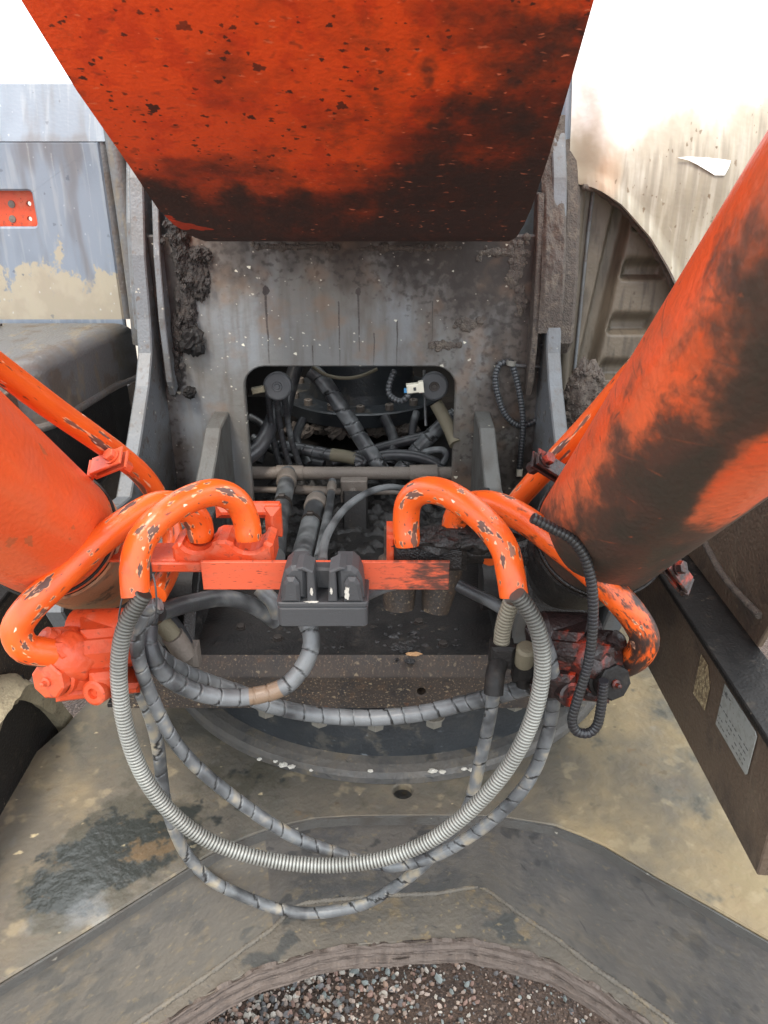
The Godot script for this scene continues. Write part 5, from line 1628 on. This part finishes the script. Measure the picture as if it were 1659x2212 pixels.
func build_left() -> void:
	# tall blue-grey housing with an orange panel let into it
	var zf := -1.9
	var t := thing("side_housing", V(-1.1, -0.37, zf), "tall blue-grey steel housing at left with dusty beige foot", "housing")
	var st := S()
	var rl := PZ(-70, 412, zf)
	var rr := PZ(81, 490, zf)
	plate(st, pts([-1.75, -0.42, -0.632, -0.42, -0.632, 0.02, -1.75, 0.02]), zf - 0.02, zf, 0.004, Transform3D(Basis(), Vector3(0, H, 0)), Rect2(-1.5, -0.37, 0.87, 0.5), [rrect(rl.x, rr.y - H, rr.x - rl.x, rl.y - rr.y, 0.008, 4)])
	obj("front_panel", st, M.housing_paint, t)
	st = S()
	flat4(st, V(-1.75, 0.02, zf), V(-0.612, 0.02, zf), V(-0.612, 0.135, zf - 0.045), V(-1.75, 0.135, zf - 0.045), Vector3(0, 0.4, 1), Vector2(-0.3, 0.22), Vector2(1, 0.22), Vector2(1, 0.0), Vector2(-0.3, 0.0))
	flat4(st, V(-1.75, 0.135, zf - 0.045), V(-0.612, 0.135, zf - 0.045), V(-0.612, 0.14, zf - 0.9), V(-1.75, 0.14, zf - 0.9), Vector3.UP, Vector2(0, 0), Vector2(1, 0), Vector2(1, 0.1), Vector2(0, 0.1))
	obj("sloped_top", st, M.housing_paint, t)
	st = S()
	var rim := func(u: float, v: float) -> Vector3:
		var a := u * PI / 2
		var y := lerpf(0.134, -0.37, v)
		return V(-0.631 + 0.022 * sin(a), y, zf - 0.001 - 0.03 * (1.0 - cos(a)) - 0.39 * maxf(y - 0.02, 0.0))
	sheet(st, rim, 8, 20, Vector3(1, 0, 1), 0.004)
	obj("rounded_edge", st, M.toolbox_paint, t)
	st = S()
	side_plate(st, [zf - 0.9, -0.37, zf - 0.03, -0.37, zf - 0.03, 0.03, zf - 0.06, 0.13, zf - 0.9, 0.13], -0.617, -0.612, 0.001)
	obj("side_panel", st, M.toolbox_paint, t)
	st = S()
	var pw := Rect2(rl.x - 0.02, rr.y - H - 0.02, rr.x - rl.x + 0.04, rl.y - rr.y + 0.04)
	var bh := []
	for q in [[62, 440], [64, 473]]:
		var w := PZ(q[0], q[1], zf - 0.03)
		bh.append(circle2(w.x, w.y - H, 0.0055, 12))
	plate(st, pts([pw.position.x, pw.position.y, pw.end.x, pw.position.y, pw.end.x, pw.end.y, pw.position.x, pw.end.y]), zf - 0.04, zf - 0.03, 0.001, Transform3D(Basis(), Vector3(0, H, 0)), pw, bh)
	var op := obj("orange_panel", st, M.cast_paint, t)
	for q in [[25, 441], [27, 473]]:
		st = S()
		lathe(st, [0.0085, 0.0, 0.008, 0.002, 0.0, 0.003], PZ(q[0], q[1], zf - 0.03), Vector3(0, 0, 1), 16)
		obj("screw", st, M.pipe_grime, op)
	# tool box below: flat lid, rounded corner, side running back
	t = thing("tool_box", V(-1.1, -0.6, -1.7), "low grey tool box with rounded corner under the blue-grey housing", "tool box")
	st = S()
	var plan := PackedVector2Array()
	plan.append_array(pts([-1.75, -1.47]))
	for k in 9:
		var a := PI / 2 - PI / 2 * k / 8.0
		plan.append(Vector2(-0.745 + 0.07 * cos(a), -1.54 + 0.07 * sin(a)))
	plan.append_array(pts([-0.64, -1.8, -0.61, -1.895, -1.75, -1.895]))
	round_slab(st, plan, -0.50, -0.372, 0.035, 7)
	obj("box_body", st, M.toolbox_paint, t)
	st = S()
	var rimp := []
	for q in plan:
		if q.x > -1.7 and q.y > -1.9: rimp.append(V(q.x - 0.004, -0.508, q.y - 0.004))
	rimp.append(V(-0.6, -0.49, -1.92))
	tube(st, rimp, 0.011, 12, 0.01)
	obj("lower_rim", st, M.toolbox_paint, t)
	st = S()
	round_slab(st, inset(plan, 0.02) if area(plan) > 0 else inset(plan, -0.02), -0.75, -0.515, 0.012, 3)
	obj("lower_body", st, M.dark_steel, t)
	st = S()
	tube(st, [V(-1.05, -0.368, -1.87), V(-0.95, -0.368, -1.84), V(-0.89, -0.366, -1.815)], 0.003, 8, 0.01)
	lathe(st, [0.009, 0.0, 0.009, 0.006, 0.006, 0.01, 0.0, 0.01], V(-0.915, -0.371, -1.82), Vector3.UP, 12)
	obj("latch", st, M.dark_bolt, t)
	# rounded edge of the next box, between housing and bracket
	st = S()
	tube(st, [V(-0.585, 0.06, -1.86), V(-0.578, -0.1, -1.85), V(-0.578, -0.3, -1.85), V(-0.585, -0.42, -1.86)], 0.02, 18, 0.01)
	tag(obj("corner_post", st, M.toolbox_paint), "slim rounded dusty post between the blue housing and the bracket", "post")

func build_cab() -> void:
	var t := thing("cab", V(0.75, -0.6, -1.9), "pale dusty cab lower front at right, glare painted white above, with curved lower edge", "cab")
	var st := S()
	var z0 := -1.78
	# front skin: upright, rounded at its left corner, leaned back above to catch more sky; lower edge is an arc
	var arc := [[1236, 398], [1262, 399], [1290, 408], [1340, 442], [1400, 512], [1440, 580], [1472, 650], [1505, 740]]
	var low := func(x: float) -> float:
		var px0 := 0.0
		var y0 := 0.0
		for i in arc.size():
			var p := PZ(arc[i][0], arc[i][1], z0)
			if x < p.x:
				return p.y - H if i == 0 else lerpf(y0, p.y - H, (x - px0) / (p.x - px0))
			px0 = p.x
			y0 = p.y - H
		return y0 - (x - px0) * 2.0
	var xl := PZ(1240, 398, z0).x
	var skinf := func(u: float, v: float) -> Vector3:
		var x := lerpf(xl, xl + 1.0, u)
		var yl: float = maxf(low.call(x), -0.75)
		var y := lerpf(0.5, yl, v)
		var back := 0.06 * pow(ss(0.09, 0.0, x - xl), 2.0) + 0.22 * pow(clampf((y + 0.08) / 0.58, 0.0, 1.0), 1.5)
		var lipb := 0.012 * ss(0.04, 0.0, y - yl)
		return V(x, y, z0 - back + 0.02 * sin(clampf((x - xl) / 1.0, 0, 1) * PI) + lipb)
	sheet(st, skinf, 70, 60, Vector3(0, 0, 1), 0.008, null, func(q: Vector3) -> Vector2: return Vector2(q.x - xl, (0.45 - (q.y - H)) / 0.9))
	var skin_part := obj("front_skin", st, M.cab_glare_paint, t)
	st = S()
	box(st, V(0.98, 0.0, -2.6), Vector3(1.1, 1.2, 0.02), 0.003)
	obj("back_wall", st, M.white_decal, t)
	st = S()
	tube(st, [V(xl - 0.004, 0.02, z0 - 0.115), V(xl - 0.002, 0.2, z0 - 0.16), V(xl + 0.0, 0.5, z0 - 0.29)], 0.018, 16, 0.02)
	obj("corner_pillar", st, M.housing_paint, t)
	# decal
	st = S()
	var dp := PackedVector2Array()
	for q in [[1457, 341], [1480, 339], [1520, 341], [1571, 347], [1566, 362], [1556, 379], [1535, 379], [1518, 368], [1500, 357], [1480, 347]]:
		var p := PZ(q[0], q[1], z0 - 0.006)
		dp.append(Vector2(p.x, p.y - H))
	var lean := 0.13
	var db := Basis(Vector3.RIGHT, -lean)
	var mid := Vector2(0, 0)
	for q in dp: mid += q / dp.size()
	var flatp := PackedVector2Array()
	for q in dp: flatp.append(Vector2(q.x - mid.x, (q.y - mid.y) / cos(lean)))
	var vv: float = (0.5 - mid.y) / (0.5 - maxf(low.call(mid.x), -0.75))
	plate(st, flatp, 0.004, 0.0056, 0.0003, Transform3D(db, skinf.call(mid.x - xl, vv)))
	obj("decal", st, M.white_decal, skin_part)
	# pressed skirt panels behind the arc
	st = S()
	var zk := -1.845
	var sk := func(u: float, v: float) -> Vector3:
		var x := lerpf(0.425, 1.1, u)
		var y := lerpf(-0.055, -0.75, v)
		var p := V(x, y, zk)
		# a slanted groove, then shelves pressed into the right-hand part
		var fold := 0.53 + 0.12 * minf(y + 0.115, 0.0)
		var d := 0.035 * ss(fold - 0.022, fold - 0.012, x) * ss(fold + 0.03, fold + 0.012, x)
		var shelf := 0.0
		for yy in [-0.13, -0.235, -0.36, -0.47]: shelf += 0.03 * ss(yy - 0.035, yy - 0.028, y) * ss(yy + 0.022, yy - 0.01, y)
		d += shelf * ss(fold + 0.03, fold + 0.045, x) * ss(fold + 0.14, fold + 0.125, x)
		return p + Vector3(0, 0, -d)
	sheet(st, sk, 150, 150, Vector3(0, 0, 1), 0.004)
	obj("skirt_panel", st, M.skirt_paint, t)
	st = S()
	tube(st, [V(0.432, -0.05, zk + 0.008), V(0.432, -0.2, zk + 0.008), V(0.436, -0.6, zk + 0.008)], 0.013, 14, 0.01)
	obj("skirt_edge", st, M.skirt_paint, t)
	st = S()
	tube(st, [V(0.461, -0.06, zk + 0.004), V(0.459, -0.2, zk + 0.004), V(0.462, -0.6, zk + 0.004)], 0.004, 8, 0.01)
	obj("trim_line", st, M.grey_steel, t)
	# rubber seal with dirt in the gap, following the arc
	st = S()
	var seal := []
	for q in arc.slice(1): seal.append(PZ(q[0] - 3, q[1] + 4, z0 - 0.02))
	var sr := func(s: float, ang: float, total: float) -> float: return 0.006 * (1.0 + 0.4 * sin(s * 140.0) * sin(s * 57.0))
	tube(st, seal, sr, 10, 0.004)
	obj("edge_seal", st, M.caked_dirt, t)
	# red edge glimpsed behind the boom
	st = S()
	box(st, V(0.372, 0.055, -1.95), Vector3(0.02, 0.06, 0.01), 0.002)
	tag(obj("red_marker", st, M.cast_paint), "small red edge glimpsed between the boom and the cab", "marker")

func build_valves() -> void:
	for s in [-1.0, 1.0]:
		var right: bool = s > 0
		var m: Material = M.greasy_cast if right else M.cast_paint
		var c := PD(1262, 1437, 0.99) if right else PD(178, 1432, 0.97)
		var t := thing("holding_valve", c, "black and orange greasy valve block below the right cylinder" if right else "bright orange cast valve block with hexagon plug below the left cylinder", "valve", "valve blocks below the boom cylinders")
		var tw := Basis(Vector3.UP, -s * 0.35) * Basis(Vector3.BACK, s * 0.12)
		var st := S()
		box(st, c + Vector3(-s * 0.005, 0.0, -0.01), Vector3(0.085, 0.075, 0.06), 0.012, tw)
		box(st, c + Vector3(-s * 0.03, 0.012, -0.03), Vector3(0.075, 0.06, 0.06), 0.014, tw)
		box(st, c + Vector3(-s * 0.01, -0.036, -0.012), Vector3(0.1, 0.016, 0.06), 0.005, tw)
		lump(st, c + Vector3(s * 0.01, 0.01, 0.0), Vector3(0.038, 0.034, 0.032), 0.1, 1.0, 20, 5)
		box(st, c + Vector3(s * 0.012, 0.03, -0.005), Vector3(0.05, 0.018, 0.05), 0.005, tw)
		box(st, c + Vector3(-s * 0.03, -0.018, 0.014), Vector3(0.036, 0.04, 0.03), 0.007, tw)
		obj("casting", st, m, t)
		st = S()
		var ax := Vector3(s * 0.3, 0.25, 1.0)
		var p := c + Vector3(s * 0.026, -0.004, 0.024)
		lathe(st, [0.027, -0.02, 0.027, -0.002, 0.0235, 0.0, 0.0235, -0.001], p, ax, 24)
		lathe(st, [0.0235, -0.004, 0.0235, 0.012, 0.021, 0.014, 0.0, 0.014], p, ax, 8, Vector3(0.2, 1, 0), true)
		var plug := obj("plug", st, M.dark_steel if right else m, t)
		st = S()
		lathe(st, [0.006, 0.013, 0.006, 0.017, 0.003, 0.018, 0.003, 0.024, 0.0, 0.025], p, ax, 12)
		obj("nipple", st, m, plug)
		st = S()
		lathe(st, [0.016, -0.012, 0.016, 0.006, 0.013, 0.008, 0.007, 0.008, 0.006, 0.003, 0.0, 0.003], c + Vector3(-s * 0.024, -0.022, 0.028), ax, 20)
		obj("socket_screw", st, m, t)
		st = S()
		p = c + Vector3(s * 0.03, 0.032, 0.0)
		lathe(st, [0.016, -0.02, 0.016, 0.004, 0.012, 0.006, 0.012, 0.016, 0.006, 0.018, 0.0, 0.018], p, Vector3(s * 0.5, 0.8, 0.35), 18)
		lathe(st, [0.013, -0.02, 0.013, 0.002, 0.009, 0.006, 0.0, 0.008], p + Vector3(-s * 0.02, 0.004, -0.005), Vector3(s * 0.2, 0.95, 0.2), 6, Vector3.RIGHT, true)
		obj("top_fitting", st, m, t)
		st = S()
		lathe(st, [0.0, -0.05, 0.03, -0.05, 0.03, 0.02, 0.026, 0.024, 0.0, 0.024], c + Vector3(-s * 0.028, 0.02, -0.04), Vector3(-s * 1.0, 0.1, 0.1), 24)
		obj("port", st, m, t)

func build_hoses() -> void:
	var g := "hoses hanging in front of the machine"
	var dk := Color(0.02, 0.018, 0.017)
	ribbed("spring_hose", ZP(-0.77, [312, 1282, 292, 1312, 272, 1350, 259, 1405, 257, 1470, 267, 1550, 290, 1632, 326, 1702, 381, 1766, 450, 1815, 540, 1848, 640, 1866, 740, 1868, 840, 1852, 932, 1814, 1012, 1754, 1082, 1678, 1130, 1600, 1160, 1520, 1172, 1440, 1164, 1368, 1142, 1318, 1116, 1284]), 0.0106, 0.005, 0.22, Color(0.03, 0.024, 0.02), Color(0.42, 0.42, 0.38), M.spring, "hose in a grey steel spring guard hanging in a wide loop", "hose", 301, null, 16)
	wrapped("wrapped_hose", ZP(-0.80, [345, 1305, 318, 1318, 300, 1352, 296, 1402, 311, 1462, 335, 1522, 371, 1592, 421, 1652, 490, 1711, 570, 1769, 650, 1815, 730, 1844, 790, 1862, 850, 1870, 930, 1852, 1010, 1810, 1085, 1752, 1142, 1686, 1176, 1608, 1195, 1520, 1192, 1440, 1172, 1374, 1146, 1318]), 0.0088, 0.026, "grey wrapped hose looping just inside the spring-guarded one, then outside at right", g, 302, 0.85, 0.42)
	wrapped("wrapped_hose", ZP(-0.84, [300, 1400, 298, 1440, 303, 1490, 328, 1556, 343, 1625, 350, 1685, 362, 1750, 398, 1838, 450, 1896, 512, 1930, 600, 1963, 681, 1972, 780, 1955, 850, 1917, 915, 1868, 968, 1805, 1010, 1745, 1036, 1650, 1056, 1560, 1066, 1500, 1072, 1440]), 0.0088, 0.052, "lowest drooping grey hose, rising to the black elbow at right", g, 303, 0.9, 0.45)
	wrapped("wrapped_hose", DP([340, 1308, 1.0, 312, 1338, 0.99, 318, 1384, 1.0, 350, 1424, 1.02, 400, 1454, 1.06, 460, 1478, 1.1, 520, 1498, 1.12, 590, 1525, 1.14, 680, 1543, 1.15, 790, 1551, 1.15, 900, 1542, 1.14, 1000, 1520, 1.12, 1080, 1500, 1.08, 1160, 1478, 1.04]), 0.0118, 0.026, "wrapped hose slung across the bolts under the speckled beam", g, 304, 0.8, 0.2)
	wrapped("wrapped_hose", DP([322, 1335, 1.0, 322, 1395, 0.99, 350, 1450, 1.0, 400, 1484, 1.02, 470, 1505, 1.04, 550, 1503, 1.05, 615, 1482, 1.05, 655, 1440, 1.05, 673, 1390, 1.05, 664, 1350, 1.05, 640, 1322, 1.05]), 0.0118, 0.026, "wrapped hose with a tan tape patch curling up behind the work light", g, 305, 0.75, 0.1, 0.0, 9.0, null, [0.205, 0.25])
	smooth_hose("smooth_hose", DP([345, 1322, 1.02, 400, 1306, 1.06, 480, 1292, 1.12, 545, 1308, 1.16, 595, 1342, 1.2]), 0.0125, "dark dusty hose lying level behind the left pipe end", g, 306, 0.55, 0.3)
	smooth_hose("smooth_hose", DP([350, 1330, 1.05, 378, 1362, 1.08, 400, 1400, 1.1, 405, 1430, 1.12]), 0.0135, "short black hose dropping to the deck left of the speckled beam", g, 307, 0.2, 0.1)
	smooth_hose("smooth_hose", DP([560, 1270, 1.15, 590, 1300, 1.15, 602, 1330, 1.16]), 0.012, "short dusty hose behind the left end of the orange bar", g, 308, 0.7, 0.4)
	smooth_hose("smooth_hose", DP([985, 1262, 1.1, 1020, 1280, 1.1, 1060, 1300, 1.1, 1110, 1330, 1.1]), 0.009, "short dark tube right of the orange bar", g, 309, 0.4, 0.1)
	smooth_hose("smooth_hose", DP([790, 1290, 1.02, 830, 1272, 1.05, 870, 1262, 1.1]), 0.006, "thin grey lead leaving the work light to the right", g, 310, 0.9, 0.0)
	# right-hand fitting: khaki ribbed sleeve, block, elbow
	ribbed("spring_sleeve", DP([1106, 1296, 0.94, 1094, 1330, 0.96, 1086, 1362, 0.98, 1083, 1396, 1.0]), 0.0108, 0.006, 0.16, Color(0.08, 0.07, 0.05), Color(0.34, 0.31, 0.24), M.sleeve if false else M.rubber, "khaki ribbed sleeve under the right pipe's end", "hose sleeve", 311)
	var t := thing("hose_fitting", PD(1080, 1440, 1.0), "sooty brown hose coupling with square block and elbow", "hose fitting")
	var st := S()
	box(st, PD(1083, 1412, 1.0), Vector3(0.03, 0.034, 0.028), 0.004)
	obj("block", st, M.dark_steel, t)
	st = S()
	tube(st, DP([1082, 1425, 1.0, 1072, 1446, 0.99, 1068, 1472, 0.985, 1066, 1500, 0.985]), 0.0125, 18, 0.004)
	obj("elbow", st, M.dark_steel, t)
	st = S()
	box(st, PD(1132, 1432, 1.03), Vector3(0.03, 0.05, 0.03), 0.006)
	tube(st, DP([1128, 1400, 1.03, 1134, 1440, 1.03, 1132, 1480, 1.04]), 0.011, 16, 0.004)
	obj("side_coupling", st, M.dark_steel, t)
	st = S()
	lathe(st, [0.0, 0.0, 0.012, 0.0, 0.013, 0.004, 0.013, 0.03, 0.01, 0.034, 0, 0.034], PD(1131, 1432, 1.0), Vector3(0, 0.9, 0.3), 18)
	obj("sleeve", st, M.sleeve, t)
	t = thing("hose_fitting", PD(360, 1360, 1.05), "khaki sleeve and brown coupling under the left pipe's end", "hose fitting")
	st = S()
	tube(st, DP([342, 1335, 1.04, 356, 1352, 1.05, 372, 1372, 1.06]), 0.0125, 18, 0.004)
	obj("sleeve", st, M.sleeve, t)
	st = S()
	tube(st, DP([372, 1372, 1.06, 386, 1392, 1.07, 400, 1416, 1.08]), 0.0155, 18, 0.004)
	box(st, PD(404, 1412, 1.1), Vector3(0.035, 0.035, 0.03), 0.006)
	obj("coupling", st, M.pipe_grime, t)
	# wire ties round the left pipe end
	st = S()
	tube(st, DP([330, 1240, 0.89, 336, 1268, 0.885, 338, 1310, 0.9, 334, 1345, 0.93]), 0.0011, 8, 0.004)
	tag(obj("wire_tie", st, M.black_plastic), "thin black wire hanging on the right side of the left pipe end", "wire")
	st = S()
	tube(st, DP([272, 1265, 0.9, 262, 1300, 0.9, 256, 1340, 0.92]), 0.0011, 8, 0.004)
	tag(obj("wire_tie", st, M.black_plastic), "thin black wire on the left side of the left pipe end", "wire")
	# cable loop on the bracket's front plate
	var zc := -1.735
	var bl := Color(0.015, 0.015, 0.016)
	var gy := Color(0.085, 0.09, 0.095)
	ribbed("ribbed_cable", ZP(zc, [1172, 740, 1186, 790, 1190, 840, 1180, 885, 1150, 912, 1118, 918, 1092, 896, 1076, 856, 1070, 815, 1080, 787, 1102, 782]), 0.0072, 0.0075, 0.22, bl, gy, M.rubber, "black ribbed cable coiled in a loop on the bracket's front plate", "cable", 321)
	ribbed("ribbed_cable", ZP(zc + 0.012, [1104, 780, 1116, 820, 1126, 870, 1130, 915, 1126, 970, 1122, 1012]), 0.0072, 0.0075, 0.22, bl, gy, M.rubber, "black ribbed cable hanging straight down through the loop", "cable", 322)
	t = thing("cable_clip", PZ(1104, 784, zc + 0.01), "small steel clip holding the cable loop to the front plate", "clip")
	st = S()
	lathe(st, [0.008, -0.006, 0.011, -0.005, 0.011, 0.005, 0.008, 0.006], PZ(1104, 784, zc + 0.012), Vector3(0.1, 1, 0), 14)
	obj("band", st, M.bolt_metal, t)
	st = S()
	box(st, PZ(1135, 790, zc - 0.004), Vector3(0.07, 0.006, 0.012), 0.0015, Basis(Vector3.BACK, -0.05))
	obj("tab", st, M.grey_steel, t)
	st = S()
	box(st, PZ(1122, 1020, zc + 0.01), Vector3(0.014, 0.02, 0.014), 0.002)
	tag(obj("cable_end", st, M.white_plastic), "tiny pale connector at the hanging cable's lower end", "plug")
	# harness in front of the right cylinder
	var hz := -0.765
	ribbed("ribbed_cable", ZP(hz, [1150, 1118, 1195, 1142, 1236, 1166, 1264, 1206, 1279, 1270, 1281, 1340, 1276, 1400, 1266, 1450, 1246, 1515, 1236, 1556, 1246, 1580, 1272, 1583, 1290, 1566, 1298, 1530, 1302, 1495, 1304, 1470]), 0.0064, 0.0052, 0.12, bl, Color(0.04, 0.04, 0.042), M.rubber, "black ribbed cable hanging in a hook in front of the right valve", "cable", 331)

func _ready() -> void:
	rng.seed = 20
	var cam := Camera3D.new()
	cam.name = "camera"
	add_child(cam)
	cam.position = Vector3(0, H, 0)
	cam.rotation_degrees = Vector3(-25, 0, 0)
	cam.fov = rad_to_deg(2.0 * atan(1106.0 / FL))
	cam.near = 0.05
	cam.far = 200.0
	cam.current = true
	var we := WorldEnvironment.new()
	we.name = "world_environment"
	var e := Environment.new()
	var sky := Sky.new()
	var sm := ProceduralSkyMaterial.new()
	sm.sky_top_color = Color(0.96, 0.985, 1.0)
	sm.sky_horizon_color = Color(0.78, 0.81, 0.85)
	sm.sky_curve = 0.35
	sm.sky_energy_multiplier = 1.25
	sm.ground_horizon_color = Color(0.55, 0.5, 0.45)
	sm.ground_bottom_color = Color(0.3, 0.26, 0.23)
	sky.sky_material = sm
	e.background_mode = Environment.BG_SKY
	e.sky = sky
	e.tonemap_mode = Environment.TONE_MAPPER_LINEAR
	e.tonemap_exposure = 2.45
	e.sdfgi_enabled = true
	e.ssao_enabled = true
	e.ssil_enabled = true
	we.environment = e
	add_child(we)
	var sun := DirectionalLight3D.new()
	sun.name = "sun"
	sun.light_energy = 0.5
	sun.light_angular_distance = 14.0
	sun.light_color = Color(1.0, 0.97, 0.93)
	sun.shadow_enabled = true
	sun.rotation_degrees = Vector3(-58, -22, 0)
	add_child(sun)
	materials()
	build_ground()
	build_undercarriage()
	build_frame()
	build_sides()
	build_left()
	build_cab()
	build_boom()
	build_cylinder(-0.437, false)
	build_cylinder(0.285, true)
	build_inside()
	build_valves()
	build_pipes()
	build_light()
	build_hoses()
